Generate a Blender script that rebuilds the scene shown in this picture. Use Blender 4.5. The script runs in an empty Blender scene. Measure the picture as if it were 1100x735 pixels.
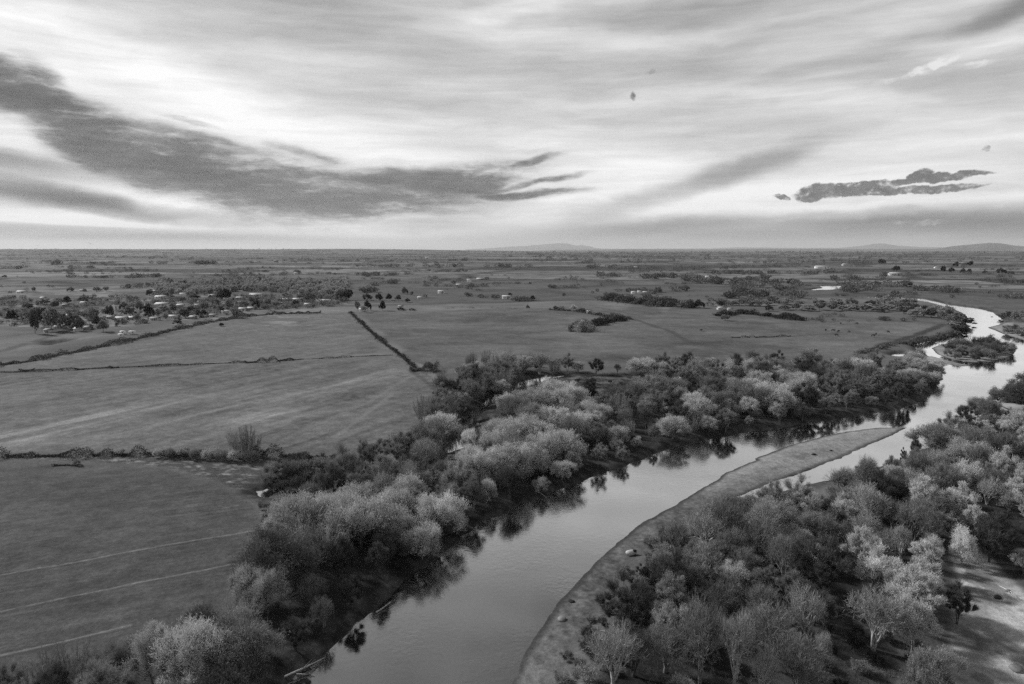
import bpy, math, random
import numpy as np
from mathutils import Vector

random.seed(5)
RNG = np.random.default_rng(11)
S = bpy.context.scene
COL = S.collection

# ------------------------------------------------------------------ camera
CAM_H, PITCH, F = 60.0, math.atan(100.5 / 733.0), 733.0
CX, CY = 550.0, 367.5
cam = bpy.data.objects.new('camera', bpy.data.cameras.new('camera'))
COL.objects.link(cam)
cam.location = (0, 0, CAM_H)
cam.rotation_euler = (math.radians(90) - PITCH, 0, 0)
cam.data.sensor_width = 36
cam.data.lens = 36 * F / 1100
cam.data.clip_start = 1
cam.data.clip_end = 250000
S.camera = cam
S.view_settings.view_transform = 'Standard'
S.view_settings.look = 'None'
S.view_settings.gamma = 1
S.view_settings.exposure = 0.0
S.cycles.max_bounces = 4
S.cycles.diffuse_bounces = 1
S.cycles.glossy_bounces = 2
S.cycles.transmission_bounces = 2
S.cycles.transparent_max_bounces = 4
S.cycles.volume_bounces = 0
S.cycles.caustics_reflective = False
S.cycles.caustics_refractive = False
S.render.film_transparent = False
S.cycles.use_denoising = False
S.cycles.sample_clamp_indirect = 2.0
S.cycles.sample_clamp_direct = 5.0

CP, SP = math.cos(PITCH), math.sin(PITCH)


def ray(px, py):
    """photo point -> world direction"""
    dx, dy = (px - CX) / F, (CY - py) / F
    return (dx, CP + dy * SP, -SP + dy * CP)


def at(px, py, z=0.0):
    """ground point that lies under a photo point"""
    d = ray(px, py)
    t = (z - CAM_H) / d[2]
    return (d[0] * t, d[1] * t)


def proj(x, y, z=0.0):
    z = z - CAM_H
    dep = y * CP - z * SP
    up = y * SP + z * CP
    dep = np.where(np.abs(dep) < 1e-3, 1e-3, dep)
    return CX + F * x / dep, CY - F * up / dep


def ppm(x, y):
    """photo pixels per metre at a ground point"""
    return F / (y * CP + CAM_H * SP)


# ------------------------------------------------------------------ node helpers
def NT(tree):
    def n(kind, **kw):
        nd = tree.nodes.new(kind)
        for k, v in kw.items():
            if k.startswith('i_'):
                nd.inputs[int(k[2:]) if k[2:].isdigit() else k[2:].replace('_', ' ')].default_value = v
            else:
                setattr(nd, k, v)
        return nd

    def l(a, b, ao=0, bi=0):
        tree.links.new(a.outputs[ao], b.inputs[bi])
    return n, l


# ------------------------------------------------------------------ sky
SUN_AZ, SUN_EL = -60.0, 33.0      # degrees from the view direction (left), height
world = bpy.data.worlds.new('World')
S.world = world
world.use_nodes = True
wt = world.node_tree
wt.nodes.clear()
n, l = NT(wt)


def px_ang(px, py):
    d = ray(px, py)
    m = math.sqrt(sum(c * c for c in d))
    return math.atan2(d[0], d[1]), math.asin(d[2] / m)


tc = n('ShaderNodeTexCoord')
sep = n('ShaderNodeSeparateXYZ'); l(tc, sep, 0, 0)
az = n('ShaderNodeMath', operation='ARCTAN2'); l(sep, az, 0, 0); l(sep, az, 1, 1)
el = n('ShaderNodeMath', operation='ARCSINE'); l(sep, el, 2, 0)
P0 = n('ShaderNodeCombineXYZ'); l(az, P0, 0, 0); l(el, P0, 0, 1)


def noise(vec, scale, detail=6, rough=.55, mapping=None, dist=0.0):
    if mapping:
        mp = n('ShaderNodeMapping')
        mp.inputs['Location'].default_value = mapping.get('loc', (0, 0, 0))
        mp.inputs['Rotation'].default_value = (0, 0, mapping.get('rot', 0))
        mp.inputs['Scale'].default_value = mapping.get('scale', (1, 1, 1))
        l(vec, mp, 0, 0)
        vec = mp
    t = n('ShaderNodeTexNoise')
    t.inputs['Scale'].default_value = scale
    t.inputs['Detail'].default_value = detail
    t.inputs['Roughness'].default_value = rough
    t.inputs['Distortion'].default_value = dist
    l(vec, t, 0, 'Vector')
    return t


def warp(vec, amp_x, amp_y, scale, detail, mapping=None):
    t = noise(vec, scale, detail, .6, mapping)
    s1 = n('ShaderNodeVectorMath', operation='SUBTRACT'); l(t, s1, 1, 0); s1.inputs[1].default_value = (.5, .5, .5)
    s2 = n('ShaderNodeVectorMath', operation='MULTIPLY'); l(s1, s2, 0, 0); s2.inputs[1].default_value = (amp_x, amp_y, 0)
    s3 = n('ShaderNodeVectorMath', operation='ADD'); l(vec, s3, 0, 0); l(s2, s3, 0, 1)
    return s3


# P1: wisps pulled out sideways; P2: crisp, lumpy
P1 = warp(warp(P0, .16, .035, 3.2, 4), .05, .022, 16, 5, {'scale': (.45, 1, 1), 'rot': -.18})
P2 = warp(P0, .03, .016, 32, 6)


def blob(P, px, py, rx, ry, rot, amp, soft=1.0):
    """one soft patch of cloud: centre and half-sizes given in photo pixels, turned rot degrees"""
    a, e = px_ang(px, py)
    sc = F * .93
    mp = n('ShaderNodeMapping', vector_type='TEXTURE')
    mp.inputs['Location'].default_value = (a, e, 0)
    mp.inputs['Rotation'].default_value = (0, 0, math.radians(rot))
    mp.inputs['Scale'].default_value = (rx / sc, ry / sc, 1)
    l(P, mp, 0, 0)
    ln = n('ShaderNodeVectorMath', operation='LENGTH'); l(mp, ln, 0, 0)
    mr = n('ShaderNodeMapRange', interpolation_type='SMOOTHSTEP')
    mr.inputs['From Min'].default_value = 1 + .45 * soft
    mr.inputs['From Max'].default_value = 1 - .75 * soft
    mr.inputs['To Min'].default_value = 0
    mr.inputs['To Max'].default_value = amp
    wt.links.new(ln.outputs['Value'], mr.inputs['Value'])
    return mr


def total(items, first=None):
    cur = first
    for it in items:
        if cur is None:
            cur = it
            continue
        ad = n('ShaderNodeMath', operation='ADD'); l(cur, ad, 0, 0); l(it, ad, 0, 1)
        cur = ad
    return cur


def biggest(items):
    cur = None
    for it in items:
        if cur is None:
            cur = it
            continue
        ad = n('ShaderNodeMath', operation='SMOOTH_MAX'); l(cur, ad, 0, 0); l(it, ad, 0, 1); ad.inputs[2].default_value = .12
        cur = ad
    return cur


def mul(a, v):
    m = n('ShaderNodeMath', operation='MULTIPLY'); l(a, m, 0, 0)
    if isinstance(v, (int, float)):
        m.inputs[1].default_value = v
    else:
        l(v, m, 0, 1)
    return m


def rng_map(a, f0, f1, t0, t1, smooth=False):
    m = n('ShaderNodeMapRange')
    if smooth:
        m.interpolation_type = 'SMOOTHSTEP'
    m.inputs['From Min'].default_value = f0
    m.inputs['From Max'].default_value = f1
    m.inputs['To Min'].default_value = t0
    m.inputs['To Max'].default_value = t1
    l(a, m, 0, 0)
    return m


# thin veil: broad light and grey areas (values are display-like tones, turned to light at the end)
veil = [
    blob(P1, 110, 78, 230, 34, -14, .11), blob(P1, 330, 128, 190, 22, -16, .08), blob(P1, 560, 165, 150, 24, -5, .06), blob(P1, 60, 22, 130, 16, -8, .05),
    blob(P1, 40, 150, 60, 16, -8, .12), blob(P1, 120, 200, 60, 9, -10, .20), blob(P1, 170, 222, 70, 7, 4, .20),
    blob(P1, 430, 243, 240, 16, 0, .11), blob(P1, 60, 236, 120, 5, -3, .12), blob(P0, 90, 240, 90, 2.5, -2, .14),
    blob(P1, 800, 212, 200, 14, 3, .13), blob(P1, 980, 222, 150, 9, 0, .14), blob(P1, 640, 200, 90, 30, 8, .08),
    blob(P1, 300, 12, 160, 26, -6, -.05), blob(P1, 470, 55, 140, 22, -4, -.04), blob(P1, 730, 18, 130, 16, 3, -.13),
    blob(P1, 545, 12, 120, 9, 12, .07), blob(P1, 610, 42, 120, 8, -2, .07),
    blob(P1, 1060, 150, 160, 34, -4, .05), blob(P1, 900, 120, 240, 60, -6, -.03), blob(P1, 1040, 90, 120, 22, -14, -.04), blob(P1, 980, 45, 150, 7, 10, -.07),
    blob(P1, 960, 20, 110, 10, 8, .06), blob(P1, 1075, 50, 50, 6, 4, .10), blob(P1, 1085, 12, 50, 9, 14, -.17),
    blob(P1, 720, 70, 180, 18, 4, -.05), blob(P1, 830, 98, 120, 7, -8, .05),
    # grey banks over the horizon
    blob(P1, 900, 247, 330, 14, 0, -.22), blob(P1, 1040, 240, 150, 13, 0, -.15), blob(P1, 700, 243, 110, 9, 6, -.12),
    blob(P1, 730, 200, 130, 11, 16, -.15), blob(P1, 810, 175, 90, 12, 14, -.10), blob(P1, 650, 222, 60, 10, 6, -.13),
    blob(P0, 80, 251, 190, 7.5, -1, -.30), blob(P0, 200, 257, 130, 4.5, 0, -.22), blob(P1, 40, 212, 130, 9, -6, -.34), blob(P1, 120, 219, 70, 6, -6, -.16), blob(P0, 330, 240, 160, 3, 2, -.07),
    blob(P1, 20, 176, 80, 10, -10, -.28), blob(P1, 20, 195, 60, 5, -8, -.2), blob(P1, 110, 226, 60, 7, -8, -.18),
    blob(P1, 470, 240, 40, 6, 4, -.13), blob(P1, 940, 228, 60, 3, 0, -.05),
]
# fine streaks, running with the wind
stre = noise(P1, 5.5, 9, .62, {'scale': (.55, 4.2, 1), 'rot': .10})
stre2 = noise(P0, 14, 8, .6, {'scale': (.35, 4.5, 1), 'rot': -.14}, .8)
base_tone = rng_map(el, 0.0, .34, .885, .80)
v = total(veil, base_tone)
stre3 = noise(P1, 2.6, 7, .6, {'scale': (.8, 3.0, 1), 'rot': -.10, 'loc': (3, 1, 0)})
v = total([rng_map(stre, .32, .68, -.075, .065), rng_map(stre2, .3, .7, -.035, .035), rng_map(stre3, .35, .65, -.05, .04)], v)
# unseen part of the sky overhead: made-up grey cloud, added to cut ambient light
upn = noise(tc, 2.2, 5, .55)
upm = rng_map(el, .33, .62, 0, 1, True)
uptone = rng_map(upn, .35, .7, -.42, -.22)
v = total([mul(uptone, upm)], v)

# dark main cloud
dk = biggest([
    blob(P1, 15, 92, 62, 20, -18, 1.0), blob(P1, 75, 118, 60, 20, -35, 1.0), blob(P1, 130, 160, 75, 30, -28, 1.0),
    blob(P1, 215, 182, 105, 36, -12, 1.0), blob(P1, 300, 202, 125, 36, -5, 1.0), blob(P1, 390, 208, 125, 28, 2, 1.0),
    blob(P1, 480, 196, 90, 18, 9, .95), blob(P1, 545, 178, 55, 5, 14, .8), blob(P1, 560, 196, 60, 4.5, 8, .75),
    blob(P1, 555, 209, 65, 6, 3, .9), blob(P1, 420, 222, 90, 12, 2, .9), blob(P1, 240, 150, 45, 7, -12, .55),
    blob(P1, 205, 128, 30, 4, -10, .45), blob(P1, 350, 165, 60, 8, -12, .5)])
dn = noise(P1, 16, 9, .66, {'scale': (.34, 2.2, 1), 'rot': -.2})
dn3 = noise(P1, 7, 6, .6, {'scale': (.5, 2.6, 1), 'rot': -.24})
dn2 = noise(P2, 60, 7, .65, {'scale': (.6, 1.5, 1), 'rot': .25})
dkn = total([mul(total([rng_map(dn, .28, .72, -.66, .62), rng_map(dn3, .35, .65, -.30, .32), rng_map(dn2, .25, .75, -.22, .22)]), dk)], dk)
dkm = rng_map(dkn, .06, .95, 0, 1, True)
dtone = total([rng_map(noise(P1, 9, 7, .6, {'scale': (.5, 3.2, 1), 'rot': .1}), .3, .7, -.09, .09)], rng_map(dkn, .35, 1.35, .52, .31))
mixd = n('ShaderNodeMix', data_type='FLOAT')
wt.links.new(dkm.outputs[0], mixd.inputs[0]); wt.links.new(v.outputs[0], mixd.inputs[2]); wt.links.new(dtone.outputs[0], mixd.inputs[3])
# crisp little clouds
cr = biggest([
    blob(P2, 905, 206, 46, 6, 3, 1.0, .6), blob(P2, 882, 206, 22, 7, 0, 1.0, .6), blob(P2, 925, 199, 26, 4, 2, .9, .6), blob(P2, 868, 212, 14, 5, 0, .8, .5),
    blob(P2, 1000, 192, 40, 4, 5, 1.0, .6), blob(P2, 988, 188, 11, 5, 10, 1.0, .6), blob(P2, 1030, 188, 26, 2.6, 3, .9, .6),
    blob(P2, 1000, 203, 44, 3.6, 3, .9, .5), blob(P2, 838, 211, 9, 3, -20, .8, .5), blob(P2, 950, 206, 36, 3, 2, .9, .5),
    blob(P2, 681, 103, 5, 5, -40, .7, .9), blob(P2, 700, 78, 8, 3, 10, .5, .9), blob(P2, 1061, 160, 5, 3, 0, .5, .5)])
crn = noise(P0, 75, 6, .6, {'scale': (.7, 1.2, 1)})
crn2 = noise(P0, 190, 5, .6)
crm = rng_map(total([mul(total([rng_map(crn, .3, .7, -.42, .42), rng_map(crn2, .3, .7, -.2, .2)]), cr)], cr), .30, .95, 0, 1, True)
ctone = rng_map(noise(P0, 60, 6, .6), .3, .7, .36, .50)
mixc = n('ShaderNodeMix', data_type='FLOAT')
wt.links.new(crm.outputs[0], mixc.inputs[0]); wt.links.new(mixd.outputs[0], mixc.inputs[2]); wt.links.new(ctone.outputs[0], mixc.inputs[3])
wh = biggest([blob(P2, 1000, 73, 22, 5, 16, .9, .6), blob(P2, 1048, 70, 12, 3, 10, .6, .6), blob(P2, 950, 88, 16, 3, 6, .4, .6),
              blob(P2, 990, 239, 30, 3, 2, .45, .6)])
whm = rng_map(total([mul(rng_map(crn, .3, .7, -.8, .5), wh)], wh), .1, 1.0, 0, .9, True)
mixw = n('ShaderNodeMix', data_type='FLOAT')
wt.links.new(whm.outputs[0], mixw.inputs[0]); wt.links.new(mixc.outputs[0], mixw.inputs[2]); mixw.inputs[3].default_value = .93
# tone -> light, laid over the clear sky
gam = n('ShaderNodeMath', operation='POWER'); l(mixw, gam, 0, 0); gam.inputs[1].default_value = 2.25
cl = n('ShaderNodeClamp'); l(gam, cl, 0, 0); cl.inputs[1].default_value = .03; cl.inputs[2].default_value = 1.0
SKY_GAIN = n('ShaderNodeMath', operation='MULTIPLY'); l(cl, SKY_GAIN, 0, 0); SKY_GAIN.inputs[1].default_value = 1.0
sky = n('ShaderNodeTexSky', sky_type='NISHITA')
sky.sun_disc = False
sky.sun_elevation = math.radians(SUN_EL)
sky.sun_rotation = math.radians(SUN_AZ)
bw = n('ShaderNodeRGBToBW'); l(sky, bw, 0, 0)
nis = n('ShaderNodeMath', operation='MULTIPLY'); l(bw, nis, 0, 0); nis.inputs[1].default_value = .004
addn = n('ShaderNodeMath', operation='ADD'); l(SKY_GAIN, addn, 0, 0); l(nis, addn, 0, 1)
bg = n('ShaderNodeBackground'); l(addn, bg, 0, 0); bg.inputs['Strength'].default_value = 1.0
wo = n('ShaderNodeOutputWorld'); l(bg, wo, 0, 0)
world.cycles.sampling_method = 'MANUAL'
world.cycles.sample_map_resolution = 512

# ------------------------------------------------------------------ sun
sun = bpy.data.objects.new('sun', bpy.data.lights.new('sun', 'SUN'))
COL.objects.link(sun)
sun.data.energy = 4.4
sun.data.angle = math.radians(6)
sd = Vector((math.sin(math.radians(SUN_AZ)) * math.cos(math.radians(SUN_EL)),
             math.cos(math.radians(SUN_AZ)) * math.cos(math.radians(SUN_EL)), math.sin(math.radians(SUN_EL))))
sun.rotation_euler = sd.to_track_quat('Z', 'Y').to_euler()
sun.location = (0, 0, 400)


# ------------------------------------------------------------------ materials
def mat(name, tone, rough=.9, var=0.0, nscale=1.0, rand=0.0, transl=0.0, spec=.15, bump=0.0):
    m = bpy.data.materials.new(name)
    m.use_nodes = True
    t = m.node_tree
    t.nodes.clear()
    n, l = NT(t)
    out = n('ShaderNodeOutputMaterial')
    p = n('ShaderNodeBsdfPrincipled')
    p.inputs['Roughness'].default_value = rough
    p.inputs['Specular IOR Level'].default_value = spec
    tcn = n('ShaderNodeTexCoord')
    ns = n('ShaderNodeTexNoise')
    ns.inputs['Scale'].default_value = nscale
    ns.inputs['Detail'].default_value = 4
    l(tcn, ns, 3, 0)
    r = n('ShaderNodeMapRange')
    r.inputs['From Min'].default_value = .3
    r.inputs['From Max'].default_value = .7
    r.inputs['To Min'].default_value = tone * (1 - var)
    r.inputs['To Max'].default_value = tone * (1 + var)
    l(ns, r, 0, 0)
    last = r
    if rand:
        oi = n('ShaderNodeObjectInfo')
        rr = n('ShaderNodeMapRange')
        rr.inputs['To Min'].default_value = 1 - rand
        rr.inputs['To Max'].default_value = 1 + rand
        t.links.new(oi.outputs['Random'], rr.inputs[0])
        mm = n('ShaderNodeMath', operation='MULTIPLY'); l(last, mm, 0, 0); l(rr, mm, 0, 1)
        last = mm
    t.links.new(last.outputs[0], p.inputs['Base Color'])
    if bump:
        b = n('ShaderNodeBump'); b.inputs['Strength'].default_value = bump; b.inputs['Distance'].default_value = .05
        l(ns, b, 0, 'Height'); l(b, p, 0, 'Normal')
    if transl:
        tr = n('ShaderNodeBsdfTranslucent'); t.links.new(last.outputs[0], tr.inputs['Color'])
        mx = n('ShaderNodeMixShader'); mx.inputs[0].default_value = transl
        l(p, mx, 0, 1); l(tr, mx, 0, 2); l(mx, out, 0, 0)
    else:
        l(p, out, 0, 0)
    return m


M = {
    'leaf_bright': mat('leaf_bright', .78, .8, .2, .5, .08, .3),
    'leaf_pale': mat('leaf_pale', .57, .8, .3, .45, .2, .18),
    'leaf_mid': mat('leaf_mid', .29, .8, .35, .45, .25, .18),
    'leaf_dark': mat('leaf_dark', .11, .8, .35, .45, .3, .15),
    'leaf_black': mat('leaf_black', .055, .8, .3, .5, .2, .2),
    'twig_grey': mat('twig_grey', .24, .9, .3, .5, .2, .1),
    'twig_pale': mat('twig_pale', .44, .9, .25, .6, .15, .1),
    'bark_grey': mat('bark_grey', .17, .9, .35, 3.0, .2),
    'bark_pale': mat('bark_pale', .38, .9, .25, 3.0, .15),
    'bark_dark': mat('bark_dark', .07, .9, .3, 3.0, .2),
    'brush': mat('brush', .06, .9, .7, .12, 0, .1),
    'brush_far': mat('brush_far', .135, .9, .5, .01, 0, .2),
    'white_paint': mat('white_paint', .8, .6, .05, .4),
    'pale_wall': mat('pale_wall', .5, .8, .12, .5),
    'grey_wall': mat('grey_wall', .25, .8, .15, .5),
    'roof_dark': mat('roof_dark', .09, .8, .2, .8),
    'roof_pale': mat('roof_pale', .45, .7, .12, .5),
    'roof_mid': mat('roof_mid', .24, .8, .15, .8),
    'glass': mat('glass', .03, .15, 0, 1, 0, 0, .5),
    'door': mat('door', .16, .6, .1, 1),
    'hide_black': mat('hide_black', .03, .8, .2, 2, .3),
    'driftwood': mat('driftwood', .48, .9, .25, 3),
    'stone_pale': mat('stone_pale', .5, .9, .15, 1.5, 0, 0, .15, .3),
    'stone_dark': mat('stone_dark', .035, .9, .3, 2, 0, 0, .15, .3),
    'stone_grey': mat('stone_grey', .2, .9, .3, 2, .3, 0, .15, .3),
    'feather': mat('feather', .05, .8),
}


# ------------------------------------------------------------------ mesh helpers
def new_mesh(name, V, Q, mi=None, mats=(), smooth=False):
    """V (n,3), Q (m,4) quads as numpy"""
    V = np.asarray(V, np.float32); Q = np.asarray(Q, np.int32)
    me = bpy.data.meshes.new(name)
    me.vertices.add(len(V)); me.vertices.foreach_set('co', V.ravel())
    k = Q.shape[1]
    me.loops.add(Q.size); me.loops.foreach_set('vertex_index', Q.ravel())
    me.polygons.add(len(Q)); me.polygons.foreach_set('loop_start', np.arange(0, Q.size, k, dtype=np.int32))
    for m_ in mats:
        me.materials.append(m_)
    if mi is not None:
        me.polygons.foreach_set('material_index', np.asarray(mi, np.int32))
    me.update(calc_edges=True)
    if smooth:
        me.polygons.foreach_set('use_smooth', np.ones(len(Q), bool))
    return me


def unit(a):
    return a / np.maximum(np.linalg.norm(a, axis=-1, keepdims=True), 1e-9)


def kites(C, D, L, W, rng):
    """leaf or twig shaped quads: centres C, directions D, lengths L, widths W"""
    k = len(C)
    L = np.broadcast_to(L, (k,))[:, None]; W = np.broadcast_to(W, (k,))[:, None]
    side = unit(np.cross(D, rng.normal(size=(k, 3))))
    V = np.stack([C - D * L * .5, C - side * W * .5, C + D * L * .5, C + side * W * .5], 1).reshape(-1, 3)
    return V, np.arange(4 * k).reshape(-1, 4)


class MB:
    def __init__(self):
        self.V = []; self.Q = []; self.n = 0

    def add(self, V, Q):
        V = np.asarray(V, float).reshape(-1, 3); Q = np.asarray(Q, int).reshape(-1, 4)
        self.V.append(V); self.Q.append(Q + self.n); self.n += len(V)

    def tube(self, pts, rad, sides=5):
        pts = np.asarray(pts, float); rad = np.asarray(rad, float)
        k = len(pts)
        tan = unit(np.gradient(pts, axis=0))
        ref = np.array([1, 0, 0.]) if abs(tan[0][0]) < .8 else np.array([0, 1, 0.])
        a = unit(np.cross(tan, ref)); b = np.cross(tan, a)
        ang = np.linspace(0, 2 * math.pi, sides, endpoint=False)
        ring = pts[:, None] + rad[:, None, None] * (a[:, None] * np.cos(ang)[None, :, None] + b[:, None] * np.sin(ang)[None, :, None])
        i = np.arange(k - 1)[:, None] * sides; j = np.arange(sides)[None]
        j2 = (j + 1) % sides
        Q = np.stack([i + j, i + j2, i + sides + j2, i + sides + j], -1).reshape(-1, 4)
        self.add(ring.reshape(-1, 3), Q)

    def box(self, c, s, rz=0.0):
        x, y, z = s[0] / 2, s[1] / 2, s[2] / 2
        V = np.array([[-x, -y, -z], [x, -y, -z], [x, y, -z], [-x, y, -z], [-x, -y, z], [x, -y, z], [x, y, z], [-x, y, z]])
        ca, sa = math.cos(rz), math.sin(rz)
        V = V @ np.array([[ca, sa, 0], [-sa, ca, 0], [0, 0, 1]]) + np.asarray(c)
        self.add(V, [[0, 3, 2, 1], [4, 5, 6, 7], [0, 1, 5, 4], [1, 2, 6, 5], [2, 3, 7, 6], [3, 0, 4, 7]])

    def mesh(self, name, m, smooth=False):
        V = np.concatenate(self.V); Q = np.concatenate(self.Q)
        return new_mesh(name, V, Q, None, [m], smooth)


def link(name, me, parent=None, loc=(0, 0, 0), rz=0.0, sc=None):
    o = bpy.data.objects.new(name, me)
    COL.objects.link(o)
    o.parent = parent
    o.location = loc
    o.rotation_euler = (0, 0, rz)
    if sc is not None:
        o.scale = sc
    return o


# value noise
_perm = np.random.default_rng(3).random((256, 256))


def vn(x, y, seed=0):
    x = np.asarray(x, float) + seed * 17.3; y = np.asarray(y, float) + seed * 9.7
    xi = np.floor(x).astype(int); yi = np.floor(y).astype(int)
    fx = x - xi; fy = y - yi
    fx = fx * fx * (3 - 2 * fx); fy = fy * fy * (3 - 2 * fy)
    g = lambda a, b: _perm[a & 255, b & 255]
    return (g(xi, yi) * (1 - fx) + g(xi + 1, yi) * fx) * (1 - fy) + (g(xi, yi + 1) * (1 - fx) + g(xi + 1, yi + 1) * fx) * fy


def fbm(x, y, seed=0, o=4):
    s = 0; a = .5; t = 0
    for i in range(o):
        s = s + a * vn(x * 2 ** i, y * 2 ** i, seed + i); t += a; a *= .55
    return s / t


def sstep(a, b, x):
    t = np.clip((x - a) / (b - a), 0, 1)
    return t * t * (3 - 2 * t)


def sdist(poly, X, Y):
    """signed distance to a closed polygon (negative inside)"""
    P = np.asarray(poly, float)
    d = np.full(X.shape, 1e18); ins = np.zeros(X.shape, bool)
    j = len(P) - 1
    for i in range(len(P)):
        ax, ay = P[j]; bx, by = P[i]
        ex, ey = bx - ax, by - ay
        wx, wy = X - ax, Y - ay
        t = np.clip((wx * ex + wy * ey) / (ex * ex + ey * ey + 1e-12), 0, 1)
        d = np.minimum(d, (wx - ex * t) ** 2 + (wy - ey * t) ** 2)
        c = ((ay > Y) != (by > Y))
        with np.errstate(divide='ignore', invalid='ignore'):
            xi = (bx - ax) * (Y - ay) / (by - ay) + ax
        ins ^= c & (X < xi)
        j = i
    d = np.sqrt(d)
    return np.where(ins, -d, d)


def ldist(line, X, Y):
    P = np.asarray(line, float)
    d = np.full(np.shape(X), 1e18)
    for i in range(len(P) - 1):
        ax, ay = P[i]; bx, by = P[i + 1]
        ex, ey = bx - ax, by - ay
        t = np.clip(((X - ax) * ex + (Y - ay) * ey) / (ex * ex + ey * ey + 1e-12), 0, 1)
        d = np.minimum(d, (X - ax - ex * t) ** 2 + (Y - ay - ey * t) ** 2)
    return np.sqrt(d)


# ------------------------------------------------------------------ lie of the land (all outlines are ground points)
WZ = -1.3
RE = 7.4e6


def W(pts, z=WZ):
    return [at(x, y, z) for x, y in pts]


# main river, left bank downstream to upstream, then back along the right bank
river = W([(180, 860), (270, 780), (313, 728), (350, 700), (384, 668), (419, 640), (440, 621), (482, 590), (500, 574), (520, 560), (556, 544), (593, 530),
           (640, 511), (680, 497), (720, 482), (755, 473), (800, 464), (840, 459), (873, 453), (905, 450), (927, 445), (955, 441), (975, 437), (990, 431),
           (1003, 420), (1012, 408), (1015, 398), (1008, 389), (996, 382), (985, 375), (978, 371), (1000, 366), (1015, 363), (1026, 359), (1033, 352), (1040, 345),
           (1037, 338), (1028, 334), (1015, 330), (1000, 326), (985, 323.5), (955, 322), (930, 320.5), (900, 319),
           (900, 316.5), (930, 318), (960, 318.5), (990, 320.5), (1020, 327), (1050, 331), (1066, 335), (1074, 341), (1080, 346), (1072, 350),
           (1080, 356), (1100, 364), (1140, 372), (1200, 380), (1180, 396), (1130, 408), (1095, 424), (1060, 444),
           (1030, 462), (1000, 480), (960, 497), (900, 515), (850, 526), (805, 537), (790, 534), (800, 520), (770, 516), (745, 530), (720, 546),
           (690, 562), (662, 583), (638, 605), (616, 628), (598, 650), (578, 677), (560, 704), (548, 737), (536, 780), (520, 860)])
bar = W([(812, 494), (800, 497), (844, 479.5), (878, 470.5), (909, 463.5), (945, 459.3), (974, 459.5), (955, 469), (927, 480.5), (898, 494), (878, 503), (855, 510), (827, 518), (800, 531), (760, 545), (755, 528), (780, 508)])
isle = W([(1000, 374), (1012, 369.5), (1035, 366.5), (1065, 366), (1082, 370), (1092, 377), (1086, 383), (1068, 388.5), (1045, 389.5), (1022, 386.5), (1008, 381)])
isle2 = W([(990, 385), (1000, 382.5), (1014, 386), (1030, 390), (1045, 393), (1030, 393.5), (1008, 390)])
spur = W([(1072, 356), (1062, 352), (1074, 349), (1088, 352), (1112, 358), (1130, 366), (1100, 366), (1084, 361)])
pools = [W([(455 + 20, 489), (489, 468), (497, 455), (506, 449), (514, 452), (508, 466), (500, 480)], WZ),
         W([(500, 448), (515, 436), (530, 424), (536, 427), (520, 441), (508, 452)], WZ),
         W([(548, 418), (560, 410), (575, 406), (592, 403.6), (606, 402.8), (606, 404.8), (585, 409), (566, 417), (555, 423)], WZ),
         W([(560, 438), (590, 432), (596, 436), (575, 441)], WZ),
         W([(275, 532), (279, 527), (284, 528), (288, 524), (295, 525), (299, 529), (292, 531), (288, 535), (280, 534)], WZ),
         W([(308, 534), (314, 527), (324, 528), (334, 522), (348, 526), (352, 534), (330, 542), (315, 540)], WZ),
         W([(957, 382), (963, 379.5), (972, 379.5), (972, 383), (962, 384)], WZ),
         W([(860, 312.3), (885, 309.2), (880, 307.4), (902, 307.2), (902, 310), (888, 312)], WZ),
         W([(46, 371), (50, 368.6), (60, 368), (72, 366.6), (72, 368), (60, 370), (52, 372)], WZ),
         W([(1084, 352.5), (1094, 352), (1100, 354), (1090, 355)], WZ)]
gravel = [W([(548, 745), (535, 800), (600, 800), (600, 735), (612, 700), (630, 665), (650, 632), (676, 600), (712, 572), (755, 552), (790, 545), (820, 520), (980, 462), (980, 455), (900, 455), (780, 500), (650, 570), (580, 650)]),
          W([(425, 652), (470, 600), (484, 578), (495, 580), (480, 605), (445, 640)]),
          W([(985, 380), (1010, 364), (1060, 362), (1100, 372), (1100, 385), (1050, 396), (1000, 393)]),
          W([(1050, 358), (1062, 345), (1110, 350), (1130, 366), (1090, 366)]),
          W([(1010, 780), (1025, 700), (1030, 620), (1022, 590), (1045, 588), (1075, 620), (1120, 660), (1160, 780)])]
woodL = [at(*p) for p in [(-80, 800), (20, 742), (130, 722), (215, 712), (262, 690), (290, 640), (318, 598), (322, 574), (352, 542), (385, 512), (425, 494),
                          (450, 478), (452, 455), (470, 434), (490, 421), (500, 404), (540, 399), (590, 397), (640, 402), (690, 400), (740, 397), (790, 396), (850, 394),
                          (900, 393), (940, 396), (985, 394), (1012, 405), (1006, 418), (985, 429), (940, 439), (870, 449), (800, 459), (720, 476), (640, 505), (560, 538), (515, 560),
                          (470, 590), (420, 628), (370, 670), (320, 712), (250, 790)]]
woodR = [at(*p) for p in [(640, 800), (640, 720), (660, 670), (672, 640), (700, 612), (730, 590), (770, 570), (820, 552), (878, 540), (936, 523), (985, 503), (1035, 474),
                          (1070, 452), (1130, 430), (1300, 420), (1500, 520), (1400, 640), (1130, 640), (1075, 610), (1040, 588), (1008, 622), (992, 690), (965, 790)]]
gap = [[at(*p) for p in q] for q in (
    [(470, 500), (480, 478), (495, 452), (520, 436), (545, 420), (560, 408), (600, 400), (640, 403), (700, 405), (730, 412), (700, 428), (650, 436), (600, 436), (560, 450), (535, 466), (520, 500), (500, 512)],
    [(1036, 560), (1060, 545), (1100, 560), (1130, 610), (1070, 600)],
    [(408, 662), (436, 612), (484, 574), (500, 580), (455, 645)],)]
dark_floor = [at(*p) for p in [(870, 735), (880, 640), (960, 650), (1000, 700), (1010, 790), (860, 790)]]

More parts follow.
